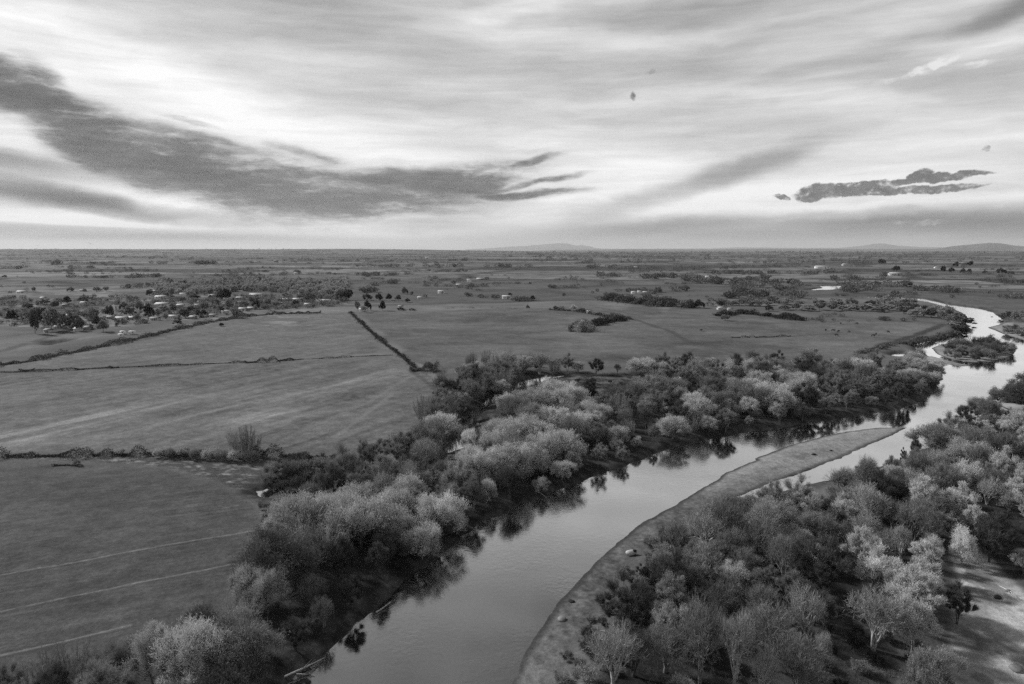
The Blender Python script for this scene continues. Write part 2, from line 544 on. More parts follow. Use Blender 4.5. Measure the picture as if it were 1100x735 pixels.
fieldA = [at(*p) for p in [(-400, 520), (0, 502), (100, 497), (180, 505), (240, 522), (275, 545), (292, 575), (275, 630), (240, 690), (120, 735), (-60, 820), (-400, 900)]]
fieldB = [at(*p) for p in [(-500, 432), (0, 403), (60, 400), (300, 390), (424, 383), (440, 392), (470, 410), (478, 436), (455, 450), (430, 470), (380, 484), (250, 483), (0, 487), (-500, 510)]]
fieldC = [at(*p) for p in [(-300, 418), (0, 396), (80, 379), (140, 366), (210, 350), (260, 341), (310, 337), (376, 336), (418, 379), (300, 386.5), (60, 396), (0, 399), (-300, 424)]]
fieldD = [at(*p) for p in [(384, 337), (470, 334), (560, 331), (640, 330), (720, 336), (800, 342), (900, 345), (990, 347), (1020, 352), (1000, 362), (960, 372), (900, 388), (700, 392), (600, 388), (520, 396), (480, 402), (440, 380)]]
meadow = [at(*p) for p in [(935, 318), (1010, 323.5), (1060, 330), (1100, 334), (1300, 340), (1300, 316), (1060, 319), (980, 314.5)]]
LB = [at(x, y, WZ) for x, y in [(180, 860), (313, 728), (419, 640), (482, 590), (520, 560), (593, 530), (720, 482), (800, 464), (905, 450), (990, 431), (1012, 408), (1008, 389)]]


def terrain(X, Y):
    """ground height (and the signed distance to open water)"""
    X = np.asarray(X, float); Y = np.asarray(Y, float)
    R2 = X * X + Y * Y
    near = (R2 < 2500 ** 2) & (Y > -50)
    z = np.zeros(X.shape)
    sw = np.full(X.shape, 999.0)
    xs, ys = X[near], Y[near]
    if xs.size:
        jit = (fbm(xs / 5, ys / 5, 2, 3) - .5) * 2.4
        s = sdist(river, xs, ys)
        isl = np.minimum(np.minimum(sdist(bar, xs, ys), sdist(isle, xs, ys)), np.minimum(sdist(isle2, xs, ys), sdist(spur, xs, ys)))
        s = np.maximum(s, -isl)
        for p in pools:
            s = np.minimum(s, sdist(p, xs, ys))
        g = np.full(xs.shape, 999.0)
        for p in gravel:
            g = np.minimum(g, sdist(p, xs, ys))
        s = s + jit * np.where(g < 0, .45, 1.0)
        gk = sstep(6, 0, g)
        steep = np.where(s < 0, WZ + s * .45, WZ + 1.5 * (1 - np.exp(-np.maximum(s, 0) / 2.2)))
        soft = np.where(s < 0, WZ + s * .2, WZ + .9 * (1 - np.exp(-np.maximum(s, 0) / 9.)))
        zz = steep * (1 - gk) + soft * gk
        zz = np.maximum(zz, -3.2)
        zz = zz + (fbm(xs / 14, ys / 14, 7, 3) - .5) * .7 * sstep(2, 10, s) * (1 - gk)
        z[near] = zz
        sw[near] = s
    d = np.sqrt(R2)
    # gentle swells, a low bluff beyond the far meadow, a plateau far off to one side
    z = z + (fbm(X / 260, Y / 260, 5, 3) - .5) * 5 * sstep(500, 1100, d) + (fbm(X / 1500, Y / 1500, 8, 3) - .5) * 26 * sstep(2500, 6000, d)
    px = 550 + 733 * X / np.maximum(Y, 1)
    plate = sstep(620, 380, px) * sstep(9000, 14500, d) * 62 + sstep(900, 1100, px) * sstep(12000, 20000, d) * 24
    z = z + plate * (Y > 0)
    z = z - R2 / (2 * RE)
    return z, sw


def gz(x, y):
    a, _ = terrain(np.array([x]), np.array([y]))
    return float(a[0])


# ------------------------------------------------------------------ the ground sheet
ncol = 900
azs = np.concatenate([np.linspace(-180, -52, 50, endpoint=False), np.degrees(np.arctan(np.linspace(-math.tan(math.radians(52)), math.tan(math.radians(52)), ncol))), np.linspace(52, 180, 50)[1:]])
dyp = np.concatenate([np.linspace(900, 470, 60, endpoint=False), np.linspace(470, 40, 640, endpoint=False), np.linspace(40, 2, 110, endpoint=False), np.geomspace(2, .4, 26)])
rs = np.concatenate([[1, 20, 35], CAM_H * F / dyp])
A, R = np.meshgrid(np.radians(azs), rs)
# straight rows of the sheet in front of the camera, so that nothing bends at the banks
GX, GY = R * np.sin(A), R * np.cos(A)
GZ, SW = terrain(GX.ravel(), GY.ravel())
X, Y = GX.ravel(), GY.ravel()
PX, PY = proj(X, Y, 0)


def inside(poly, soft=1.5):
    return sstep(soft, -soft, sdist(poly, X, Y))


tone = np.full(X.shape, .105)
farm = np.ones(X.shape)                     # where the far patchwork of fields shows


def paint(m, value):
    global tone, farm
    tone = tone * (1 - m) + value * m
    farm = farm * (1 - m)


D = np.hypot(X, Y)
nearm = D < 2600
grain = fbm(X / 2.2, Y / 2.2, 21, 4) - .5
grain2 = fbm(X / 18, Y / 18, 23, 4) - .5
# direction in which the big fields were worked
ca, sa = math.cos(math.radians(62)), math.sin(math.radians(62))
U, Vv = X * ca + Y * sa, -X * sa + Y * ca
row = fbm(U / 60, Vv / 3.0, 31, 3) - .5


def px_blob(px, py, rx, ry, rot=0):
    a, b = at(px, py); s = ppm(a, b)
    c, s_ = math.cos(math.radians(rot)), math.sin(math.radians(rot))
    k = (b / CAM_H)
    dx, dy = (X - a) * s, (Y - b) * s / k
    u, w = dx * c + dy * s_, -dx * s_ + dy * c
    return np.exp(-((u / rx) ** 2 + (w / ry) ** 2))


valley = sstep(1500, 900, D)
paint(valley * .45, .1 + grain2 * .05)
paint(inside(meadow, 6), .085 + grain2 * .04)
paint(inside(fieldD, 4), .098 + grain2 * .06 + grain * .05 + (fbm(X / 70, Y / 40, 24, 4) - .5) * .09)
paint(inside(fieldC, 2), .112 + grain2 * .06 + grain * .07 + row * .05)
bt = .105 + grain2 * .06 + grain * .09 + row * .08
streak = (px_blob(75, 462, 95, 14, 12) * .6 + px_blob(160, 440, 110, 11, 12) * .6 + px_blob(290, 448, 60, 9, 8) * .8 + px_blob(250, 470, 120, 8, 10) * .3
          + px_blob(380, 410, 70, 8, 20) * .45 + px_blob(400, 460, 50, 9, 15) * .4 + px_blob(320, 425, 120, 5, 16) * .3 + px_blob(20, 474, 60, 8, 5) * .3)
bt = bt + streak * (.025 + .12 * np.clip(fbm(U / 30, Vv / 3, 41, 5) - .38, 0, 1) * 3.2)
paint(inside(fieldB, 2), bt)
UA = X * math.cos(math.radians(22)) + Y * math.sin(math.radians(22)); VA = -X * math.sin(math.radians(22)) + Y * math.cos(math.radians(22))
at_ = .070 + grain2 * .025 + grain * .05 + (fbm(UA / 14, VA / .8, 33, 3) - .5) * .035
paint(inside(fieldA, 2), at_)
# ruts and ridges across the near field
for (p, q, wd, val, brk) in (((-200, 657), (285, 568.5), .19, .17, .1), ((-200, 701), (257, 606), .17, .165, .15), ((-200, 754), (139, 673), .19, .16, .12),
                             ((20, 586), (257, 544), .2, .15, .6), ((-100, 581), (208, 530), .4, .055, .3), ((-100, 558), (156, 520), .4, .06, .3)):
    ln = [at(*p), at(p[0] * .5 + q[0] * .5, p[1] * .5 + q[1] * .5 - 1.5), at(*q)]
    d = ldist(ln, X, Y) + (fbm(X / 1.5, Y / 1.5, 50, 3) - .5) * .35
    paint(sstep(wd * 1.7, wd * .6, d) * sstep(brk * .8, brk * .8 + .25, fbm(X / 2.5, Y / 2.5, 51, 3)) * .8, val)
    if val > .1:
        paint(sstep(wd * 1.5, wd * .5, np.abs(d - .0) + 0 * d) * 0, val)
        ln2 = [(x + .25, y - .85) for x, y in ln]
        paint(sstep(wd * 1.3, wd * .4, ldist(ln2, X, Y)) * .6, .045)
# tracks and faint lines in the big fields
for (pts, wd, val, k) in (
        ([(424, 384), (450, 392), (475, 412), (480, 430)], 1.6, .2, .7), ([(440, 398), (460, 412), (476, 428)], 1.2, .05, .6),
        ([(377, 336), (400, 360), (420, 380), (445, 396)], 5, .12, .6),
        ([(360, 470), (420, 425)], 1.2, .18, .5), ([(300, 475), (400, 430), (440, 405)], 1.0, .17, .35), ([(10, 455), (120, 425), (200, 400)], 1.5, .13, .4),
        ([(540, 331), (640, 328), (700, 332), (790, 340), (900, 346)], 3, .05, .6), ([(390, 352), (520, 350), (600, 349), (680, 345)], 3, .06, .5),
        ([(400, 362), (520, 360), (615, 355)], 2.5, .06, .5), ([(680, 343), (720, 356), (740, 368)], 2.5, .05, .7),
        ([(785, 363), (850, 362), (900, 358)], 1.8, .05, .7), ([(1014, 349), (985, 360), (950, 371), (930, 380)], 3.2, .035, .9),
        ([(1018, 348), (960, 345), (900, 341)], 3, .05, .6), ([(640, 330), (690, 340)], 3, .06, .5),
        ([(0, 362), (60, 356), (120, 352)], 4, .05, .6), ([(0, 378), (40, 366), (90, 352)], 3, .045, .7), ([(60, 372), (150, 366), (210, 352)], 4, .05, .5)):
    paint(sstep(wd * 1.4, wd * .5, ldist([at(*p) for p in pts], X, Y) + (fbm(X / 9, Y / 9, 60, 3) - .5) * wd * 1.5) * k, val)
# rough ground beside the hedge
rough = [at(*p) for p in [(20, 494), (120, 491), (200, 493), (300, 505), (380, 505), (330, 535), (300, 560), (288, 548), (240, 520), (180, 503), (100, 496)]]
rg = fbm(X / 2.2, Y / 1.5, 71, 6)
paint(inside(rough, 2), .06 + sstep(.42, .8, rg) * .22 * sstep(.35, .6, fbm(X / 1.1, Y / .8, 73, 4)))
# yards and lanes round the village
vil = sstep(0, 1, np.clip((PX > -100) * (PX < 372) * (PY > 312) * (PY < 352), 0, 1)) * (D < 1700)
vn1 = fbm(X / 22, Y / 22, 81, 4)
paint(vil * sstep(.56, .7, vn1) * .7, .24)
paint(sstep(3.0, 1.5, ldist([at(*p) for p in [(120, 343), (180, 342), (260, 334), (340, 326), (420, 323)]], X, Y)) * .7, .22)
paint(sstep(3.5, 1.5, ldist([at(*p) for p in [(0, 369), (60, 368), (110, 361), (200, 355)]], X, Y)) * .5, .2)
# ground under the woods, banks
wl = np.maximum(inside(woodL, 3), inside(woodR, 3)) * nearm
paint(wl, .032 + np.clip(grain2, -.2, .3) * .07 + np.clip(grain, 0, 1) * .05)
mg = sstep(.50, .62, fbm(X / 6, Y / 6, 91, 4)) * inside(gap[0], 3)
paint(mg * .8, .12)
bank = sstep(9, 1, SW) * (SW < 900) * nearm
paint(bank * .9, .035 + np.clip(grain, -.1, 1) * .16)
gk = np.zeros(X.shape)
for p in gravel:
    gk = np.maximum(gk, inside(p, 1.2))
gk *= (SW > -6)
fine = fbm(X / .9, Y / .9, 95, 4)
paint(gk, .105 + .115 * sstep(540, 505, PY) + (fine - .5) * .12 + grain2 * .12 + (fbm(X / 1.2, Y / 4, 96, 3) - .5) * .08)
paint(inside(gravel[4], 1.5), .24 + (fine - .5) * .1)
paint(inside(gravel[4], 1.5) * sstep(.36, .58, fbm(X / 7, Y / 7, 97, 4)) * .9, .42 + grain * .2)
silt = [at(*p) for p in [(1036, 790), (1024, 726), (1030, 690), (1035, 655), (1046, 640), (1062, 650), (1070, 680), (1066, 705), (1056, 730), (1066, 790)]]
paint(inside(silt, 1.8) * .85, .22 + grain2 * .05)
paint(gk * sstep(1.7, .3, SW) * sstep(-.6, .1, SW) * (1 - .8 * inside(gravel[4], 2)), .045)        # wet edge
paint(gk * sstep(.5, .64, fbm(X / 5, Y / 5, 99, 4)) * sstep(3, 9, SW) * .55, .06)
under = (SW < 0) & nearm
paint(np.where(under, .9, 0), .06)
paint(inside(dark_floor, 3) * .6, .06 + sstep(.5, .7, rg) * .08)
tone = np.clip(tone * (1.18 + .5 * (fbm(X / 9, Y / 4, 201, 5) - .5)), .02, .6)

nr, nc = GX.shape
idx = np.arange(nr * nc).reshape(nr, nc)
Q = np.stack([idx[:-1, :-1], idx[:-1, 1:], idx[1:, 1:], idx[1:, :-1]], -1).reshape(-1, 4)[:, ::-1]
GV = np.stack([X, Y, GZ], 1)
gm = bpy.data.materials.new('ground')
gm.use_nodes = True
t = gm.node_tree
t.nodes.clear()
n, l = NT(t)
out = n('ShaderNodeOutputMaterial'); p = n('ShaderNodeBsdfPrincipled'); l(p, out, 0, 0)
p.inputs['Roughness'].default_value = .95; p.inputs['Specular IOR Level'].default_value = .08
a1 = n('ShaderNodeAttribute', attribute_name='tone'); a2 = n('ShaderNodeAttribute', attribute_name='farm')
geo = n('ShaderNodeNewGeometry')
mp = n('ShaderNodeMapping'); mp.inputs['Rotation'].default_value = (0, 0, .16); mp.inputs['Scale'].default_value = (1 / 420, 1 / 260, 0); l(geo, mp, 0, 0)
ns0 = n('ShaderNodeTexNoise'); ns0.inputs['Scale'].default_value = .8; l(mp, ns0, 0, 0)
mx = n('ShaderNodeMix', data_type='RGBA'); mx.inputs[0].default_value = .06
t.links.new(mp.outputs[0], mx.inputs[6]); t.links.new(ns0.outputs[1], mx.inputs[7])
vo = n('ShaderNodeTexVoronoi', feature='F1', distance='CHEBYCHEV'); vo.inputs['Scale'].default_value = 1; vo.inputs['Randomness'].default_value = .8
t.links.new(mx.outputs[2], vo.inputs['Vector'])
sx = n('ShaderNodeSeparateColor'); t.links.new(vo.outputs['Color'], sx.inputs[0])
cr_ = n('ShaderNodeMapRange'); t.links.new(sx.outputs[0], cr_.inputs[0])
cr_.inputs['To Min'].default_value = .055; cr_.inputs['To Max'].default_value = .20
n1 = n('ShaderNodeTexNoise'); n1.inputs['Scale'].default_value = .02; n1.inputs['Detail'].default_value = 7; l(geo, n1, 0, 0)
n1r = n('ShaderNodeMapRange'); n1r.inputs['From Min'].default_value = .3; n1r.inputs['From Max'].default_value = .7; n1r.inputs['To Min'].default_value = .5; n1r.inputs['To Max'].default_value = 1.4; l(n1, n1r, 0, 0)
ve = n('ShaderNodeTexVoronoi', feature='DISTANCE_TO_EDGE'); ve.inputs['Scale'].default_value = 1; ve.inputs['Randomness'].default_value = .8
t.links.new(mx.outputs[2], ve.inputs['Vector'])
ver = n('ShaderNodeMapRange'); ver.inputs['From Min'].default_value = .02; ver.inputs['From Max'].default_value = .05; ver.inputs['To Min'].default_value = .5; t.links.new(ve.outputs['Distance'], ver.inputs[0])
crm_ = n('ShaderNodeMath', operation='MULTIPLY'); l(cr_, crm_, 0, 0); l(ver, crm_, 0, 1); cr_ = crm_
fm = n('ShaderNodeMath', operation='MULTIPLY'); l(cr_, fm, 0, 0); l(n1r, fm, 0, 1)
mf = n('ShaderNodeMix', data_type='FLOAT')
t.links.new(a2.outputs['Fac'], mf.inputs[0]); t.links.new(a1.outputs['Fac'], mf.inputs[2]); t.links.new(fm.outputs[0], mf.inputs[3])
# clods and tufts
n2 = n('ShaderNodeTexNoise'); n2.inputs['Scale'].default_value = 1.3; n2.inputs['Detail'].default_value = 9; n2.inputs['Roughness'].default_value = .8; l(geo, n2, 0, 0)
n2r = n('ShaderNodeMapRange'); n2r.inputs['From Min'].default_value = .3; n2r.inputs['From Max'].default_value = .7; n2r.inputs['To Min'].default_value = .55; n2r.inputs['To Max'].default_value = 1.5; l(n2, n2r, 0, 0)
fin = n('ShaderNodeMath', operation='MULTIPLY'); l(mf, fin, 0, 0); l(n2r, fin, 0, 1)
l(fin, p, 0, 'Base Color')
bp = n('ShaderNodeBump'); bp.inputs['Strength'].default_value = .6; bp.inputs['Distance'].default_value = .35; l(n2, bp, 0, 'Height'); l(bp, p, 0, 'Normal')
gme = new_mesh('ground', GV, Q, None, [gm], True)
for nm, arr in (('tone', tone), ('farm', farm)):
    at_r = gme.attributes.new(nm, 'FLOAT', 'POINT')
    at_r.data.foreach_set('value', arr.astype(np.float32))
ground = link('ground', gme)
ground['kind'] = 'structure'

# ------------------------------------------------------------------ water
wm = bpy.data.materials.new('water')
wm.use_nodes = True
t = wm.node_tree
t.nodes.clear()
n, l = NT(t)
out = n('ShaderNodeOutputMaterial')
df = n('ShaderNodeBsdfDiffuse'); df.inputs['Color'].default_value = (.02, .02, .02, 1)
p = n('ShaderNodeBsdfGlossy'); p.inputs['Color'].default_value = (.97, .97, .97, 1); p.inputs['Roughness'].default_value = .045
fr0 = n('ShaderNodeNewGeometry'); fr = n('ShaderNodeVectorMath', operation='DOT_PRODUCT'); l(fr0, fr, 4, 0); l(fr0, fr, 1, 1)
fr2 = n('ShaderNodeMapRange'); fr2.inputs['From Min'].default_value = .12; fr2.inputs['From Max'].default_value = .52; fr2.inputs['To Min'].default_value = 1.0; fr2.inputs['To Max'].default_value = .50; t.links.new(fr.outputs['Value'], fr2.inputs[0])
mxw = n('ShaderNodeMixShader'); l(fr2, mxw, 0, 0); l(df, mxw, 0, 1); l(p, mxw, 0, 2); l(mxw, out, 0, 0)
geo = n('ShaderNodeNewGeometry')
na = n('ShaderNodeTexNoise'); na.inputs['Scale'].default_value = .9; na.inputs['Detail'].default_value = 5; na.inputs['Roughness'].default_value = .6; l(geo, na, 0, 0)
nb = n('ShaderNodeTexNoise'); nb.inputs['Scale'].default_value = .05; nb.inputs['Detail'].default_value = 3; l(geo, nb, 0, 0)
nbr = n('ShaderNodeMapRange', interpolation_type='SMOOTHSTEP'); nbr.inputs['From Min'].default_value = .42; nbr.inputs['From Max'].default_value = .66; nbr.inputs['To Min'].default_value = .25; nbr.inputs['To Max'].default_value = 1.2; l(nb, nbr, 0, 0)
hm = n('ShaderNodeMath', operation='MULTIPLY'); l(na, hm, 0, 0); l(nbr, hm, 0, 1)
bp = n('ShaderNodeBump'); bp.inputs['Strength'].default_value = .6; bp.inputs['Distance'].default_value = .05; l(hm, bp, 0, 'Height'); l(bp, p, 0, 'Normal')
wx0, wx1, wy0, wy1 = -130, 1000, 30, 1240
gx, gy = np.meshgrid(np.linspace(wx0, wx1, 40), np.linspace(wy0, wy1, 40))
WV = np.stack([gx.ravel(), gy.ravel(), WZ - (gx.ravel() ** 2 + gy.ravel() ** 2) / (2 * RE)], 1)
wi = np.arange(1600).reshape(40, 40)
WQ = np.stack([wi[:-1, :-1], wi[:-1, 1:], wi[1:, 1:], wi[1:, :-1]], -1).reshape(-1, 4)
water = link('river_water', new_mesh('river_water', WV, WQ, None, [wm], True))
water['kind'] = 'structure'


# ------------------------------------------------------------------ far hills
def range_mesh(name, pts, dist, tone_, depth=6000):
    """a hill range: skyline given as photo points, standing at dist metres, with real depth"""
    xs = np.arange(pts[0][0], pts[-1][0] + .1, 2.0)
    ys = np.interp(xs, [p[0] for p in pts], [p[1] for p in pts])
    V = []; rows = 9
    drop = dist ** 2 / (2 * RE)
    for r in range(rows):
        k = r / (rows - 1)
        prof = math.sin(k * math.pi) ** .8 if 0 < r < rows - 1 else 0
        for i, x in enumerate(xs):
            yy = dist + (k - .5) * depth
            top = CAM_H + (267 - ys[i]) * dist / F
            zz = -drop - 60 + (top + drop + 60) * prof * (1 - .12 * (vn(i * .4, r * 1.7, 5) if 0 < r < rows - 1 and r != rows // 2 else 0))
            V.append(((x - 550) / F * yy, yy, zz))
    c = len(xs)
    ii = np.arange(rows * c).reshape(rows, c)
    Qr = np.stack([ii[:-1, :-1], ii[:-1, 1:], ii[1:, 1:], ii[1:, :-1]], -1).reshape(-1, 4)
    o = link(name, new_mesh(name, V, Qr, None, [mat(name, tone_, .95, .2, .0005)], True))
    o['kind'] = 'structure'
    return o


range_mesh('distant_mountains', [(500, 268), (530, 266.5), (548, 265), (562, 264.6), (585, 262.6), (600, 261.4), (608, 261.6), (618, 264), (624, 263.4), (632, 264.6), (640, 266.8), (660, 267.4),
                                 (700, 267.2), (760, 267), (790, 265.8), (840, 266.4), (900, 266.4), (925, 263.8), (935, 262), (945, 261.6), (960, 264), (985, 265.5), (1010, 265.8)], 85000, .10, 9000)
range_mesh('distant_hills', [(560, 270), (600, 268.4), (680, 267.8), (760, 268), (820, 267.4), (920, 267.6), (1000, 267.4), (1020, 264.4), (1040, 262.6), (1058, 261.0), (1070, 261.6), (1085, 264), (1110, 265.5), (1160, 265), (1230, 266)], 40000, .08, 6000)


# ------------------------------------------------------------------ plants: prototypes
def lobe_tree(seed, h, w, lobes, tw, per, L_, W_, base=.18, upb=.5, tr=.16, stems=1, spread=.75, leaf_from=.35):
    """crown of tufted lobes carried by limbs; returns (trunk mesh builder, crown arrays)"""
    rng = np.random.default_rng(seed)
    tb = MB()
    cz = h * (base + 1) / 2
    rz = h * (1 - base) / 2
    VV = []; 
    starts = []
    for s in range(stems):
        a = rng.uniform(0, 6.28)
        off = np.array([math.cos(a), math.sin(a), 0]) * (.04 * w if stems > 1 else 0)
        top = off * 5 + np.array([rng.normal() * .03 * w, rng.normal() * .03 * w, h * .62])
        pts = [off * .5 + np.array([0, 0, -.4]), off + np.array([0, 0, h * .12]), off * 2.4 + np.array([0, 0, h * .3]) + rng.normal(size=3) * .02 * h, top]
        r0 = tr / math.sqrt(stems)
        tb.tube(pts, [r0 * 1.25, r0, r0 * .75, r0 * .35], 6)
        starts.append(np.array(pts))
    k = 0
    amp = rng.uniform(.0, .30); pa = rng.uniform(0, 6.28)
    for i in range(lobes):
        # spread over the dome
        u = (i + .5) / lobes
        zz = 1 - u * (1 + .55)
        ph = i * 2.39996 + rng.normal() * .35
        rr = math.sqrt(max(0, 1 - zz * zz))
        d = np.array([rr * math.cos(ph), rr * math.sin(ph), zz])
        k_ = rng.uniform(.42, .92)
        Lc = np.array([0, 0, cz]) + d * np.array([w / 2, w / 2, rz]) * k_ * (1 + amp * math.sin(2 * ph + pa) + rng.normal() * .13)
        rl = rng.uniform(.17, .36) * w / 2 * (1.1 if zz > .3 else .9)
        g = unit(d * np.array([1, 1, .6]) + np.array([0, 0, upb]))
        o = Lc - g * rl * .7
        st = starts[i % stems]
        zt = np.clip(o[2] - rng.uniform(.1, .3) * h, .1 * h, .58 * h)
        b0 = np.array([np.interp(zt, st[:, 2], st[:, q]) for q in range(3)])
        mid = (b0 + o) / 2 + np.array([0, 0, -.04 * h]) + rng.normal(size=3) * .02 * h
        tb.tube([b0, mid, o, o + g * rl * .5], np.array([.42, .28, .18, .08]) * tr / math.sqrt(stems) * 1.0, 4)
        # twigs
        T = unit(g[None] + rng.normal(size=(tw, 3)) * spread)
        ln = rl * rng.uniform(1.0, 1.75, (tw, 1)) * (1.0 + .25 * (T @ g)[:, None])
        for q in range(min(6, tw)):
            tb.tube([o, o + T[q] * ln[q] * .5, o + T[q] * ln[q] * .9 + np.array([0, 0, .03 * h])], [.03, .018, .008], 3)
        for q in range(per):
            f = rng.uniform(leaf_from, 1.0, (tw, 1)) ** .8
            C = o + T * ln * f + rng.normal(size=(tw, 3)) * rl * .10 + np.array([0, 0, 1]) * f * f * rl * .12
            Dd = unit(T * .8 + np.array([0, 0, .35]) + rng.normal(size=(tw, 3)) * .45)
            VV.append(kites(C, Dd, L_ * rng.uniform(.6, 1.3, tw), W_ * rng.uniform(.7, 1.3, tw), rng)[0])
    V = np.concatenate(VV)
    return tb, V


def bare(seed, h, w, depth=5, tr=.14, lean=0.0, fork=3, twl=.55, stems=1, tww=.022):
    """leafless tree: forking limbs ending in sprays of fine twigs"""
    rng = np.random.default_rng(seed)
    tb = MB(); VV = []
    aspect = w / h

    def go(p, d, ln, r, lev):
        q1 = p + d * ln * .5 + rng.normal(size=3) * ln * .05
        q = p + d * ln + rng.normal(size=3) * ln * .05
        tb.tube([p, q1, q], [r, r * .85, r * .68], 5 if lev > 2 else 3)
        nd = unit(q - q1)
        if lev <= 3:
            kk = [9, 6, 3, 1][lev]
            f = rng.uniform(0, 1, (kk, 1))
            T = unit(nd + rng.normal(size=(kk, 3)) * .55 + np.array([0, 0, .3]))
            Lt = twl * rng.uniform(.5, 1.3, (kk, 1)) * (h / 9)
            C = p + (q - p) * f + T * Lt * .5
            VV.append(kites(C, T, Lt[:, 0], tww * rng.uniform(.8, 1.5, kk), rng)[0])
        if lev == 0:
            return
        kf = fork if lev > 1 else fork - (rng.random() < .3)
        a0 = rng.uniform(0, 6.28)
        for i in range(kf):
            a = a0 + i * 6.283 / kf + rng.normal() * .3
            ref = unit(np.cross(nd, np.array([.3, .9, .2])))
            ref2 = np.cross(nd, ref)
            sp = rng.uniform(.45, .95) * (.6 + aspect * .6)
            if i == 0:
                sp *= .5
            e = unit(nd + (ref * math.cos(a) + ref2 * math.sin(a)) * sp + np.array([0, 0, .14]))
            go(q, e, ln * rng.uniform(.75, 1.0), r * (.68 if i == 0 else .5), lev - 1)
    for s in range(stems):
        a = rng.uniform(0, 6.28)
        d = unit(np.array([math.cos(a) * (lean if stems == 1 else .14), math.sin(a) * (lean if stems == 1 else .14), 1]))
        go(np.array([0, 0, -.3]), d, h * .13, tr / math.sqrt(stems), depth)
    V = np.concatenate(VV)
    # fit to the wanted size
    hz = np.percentile(V[:, 2], 99.5); wx = np.percentile(np.abs(V[:, :2]), 98) * 2
    sc = np.array([w / wx, w / wx, h / hz])
    V = V * sc
    tb.V = [v * sc for v in tb.V]
    return tb, V


def thicket(seed, h, w, nst, tws, L_, W_):
    """many upright rods from the ground"""
    rng = np.random.default_rng(seed)
    tb = MB(); VV = []
    for i in range(nst):
        a = rng.uniform(0, 6.28); rr = math.sqrt(rng.random()) * w * .32
        p = np.array([math.cos(a) * rr, math.sin(a) * rr, -.2])
        hh = h * rng.uniform(.65, 1.0) * (1 - .25 * rr / (w * .32))
        top = p * 1.45 + np.array([0, 0, hh]) + rng.normal(size=3) * .05 * h
        tb.tube([p, (p + top) / 2 + rng.normal(size=3) * .03 * h, top], [.035, .022, .008], 3)
        f = rng.uniform(.2, 1, (tws, 1))
        T = unit((top - p) / hh + rng.normal(size=(tws, 3)) * .35)
        C = p + (top - p) * f + T * L_ * .4
        VV.append(kites(C, T, L_ * rng.uniform(.6, 1.3, tws), W_ * rng.uniform(.7, 1.3, tws), rng)[0])
    return tb, np.concatenate(VV)


def finish(name, tb, V, bark, leaf):
    """trunk mesh and crown mesh of one prototype"""
    return (tb.mesh(name + '_trunk', M[bark]), new_mesh(name + '_crown', V, np.arange(len(V)).reshape(-1, 4), None, [M[leaf]]), float(V[:, 2].max()), float(np.abs(V[:, :2]).max() * 2))


PR = {}


def variants(key, makers):
    """makers: list of (name of tone, builder) -> meshes; the same shapes are tinted for each tone"""
    for tone_, bark, leaf in makers['tones']:
        PR[(key, tone_)] = []
    for s in makers['seeds']:
        tb, V = makers['fn'](s)
        tm = tb
        for tone_, bark, leaf in makers['tones']:
            PR[(key, tone_)].append(finish(key + '_' + tone_, tm, V, bark, leaf))


TN = [('bright', 'bark_pale', 'leaf_bright'), ('pale', 'bark_grey', 'leaf_pale'), ('mid', 'bark_grey', 'leaf_mid'), ('dark', 'bark_dark', 'leaf_dark'), ('black', 'bark_dark', 'leaf_black')]
variants('leafy', dict(seeds=[1, 2, 3, 4, 5], tones=TN[:4], fn=lambda s: lobe_tree(s, 10, [10.5, 9.5, 11.5, 9, 10][s - 1], [36, 30, 42, 28, 34][s - 1], 84, 10, .44, .07, .0, 1.25, .2, 1 + s % 3, .40)))
variants('feathery', dict(seeds=[11, 12, 13, 14], tones=TN[1:4], fn=lambda s: lobe_tree(s, 10, [7, 8, 6.4, 7.5][s - 11], 26, 84, 12, .66, .045, .02, 2.0, .16, 3, .30, .10)))
variants('fuzzy', dict(seeds=[21, 22, 23], tones=TN[1:5], fn=lambda s: lobe_tree(s, 10, 9, 18, 60, 6, .8, .16, .1, .5, .2, 2, .75)))
variants('shrub', dict(seeds=[31, 32, 33], tones=TN[1:5], fn=lambda s: lobe_tree(s, 3, 4.2, 13, 70, 6, .30, .06, -.02, .6, .06, 4, .7, .1)))
variants('distant', dict(seeds=[41, 42, 43, 44], tones=TN[1:5], fn=lambda s: lobe_tree(s, 10, [10, 9, 12, 8][s - 41], 14, 34, 4, 1.4, .6, .02, .4, .25, 1, .8)))
variants('rods', dict(seeds=[51, 52], tones=[('grey', 'bark_grey', 'twig_grey'), ('pale', 'bark_pale', 'twig_pale')], fn=lambda s: thicket(s, 8, 6, 60, 60, .9, .035)))
variants('bare', dict(seeds=[61, 62, 63, 64], tones=[('pale', 'bark_pale', 'bark_pale'), ('grey', 'bark_grey', 'twig_grey'), ('dark', 'bark_dark', 'leaf_dark')],
                      fn=lambda s: bare(s, 10, [6.5, 7.5, 5.5, 8][s - 61], 5, .46, .08, 3, .62, 2 + (s == 62), .02)))

# ------------------------------------------------------------------ things and their labels
THINGS = []


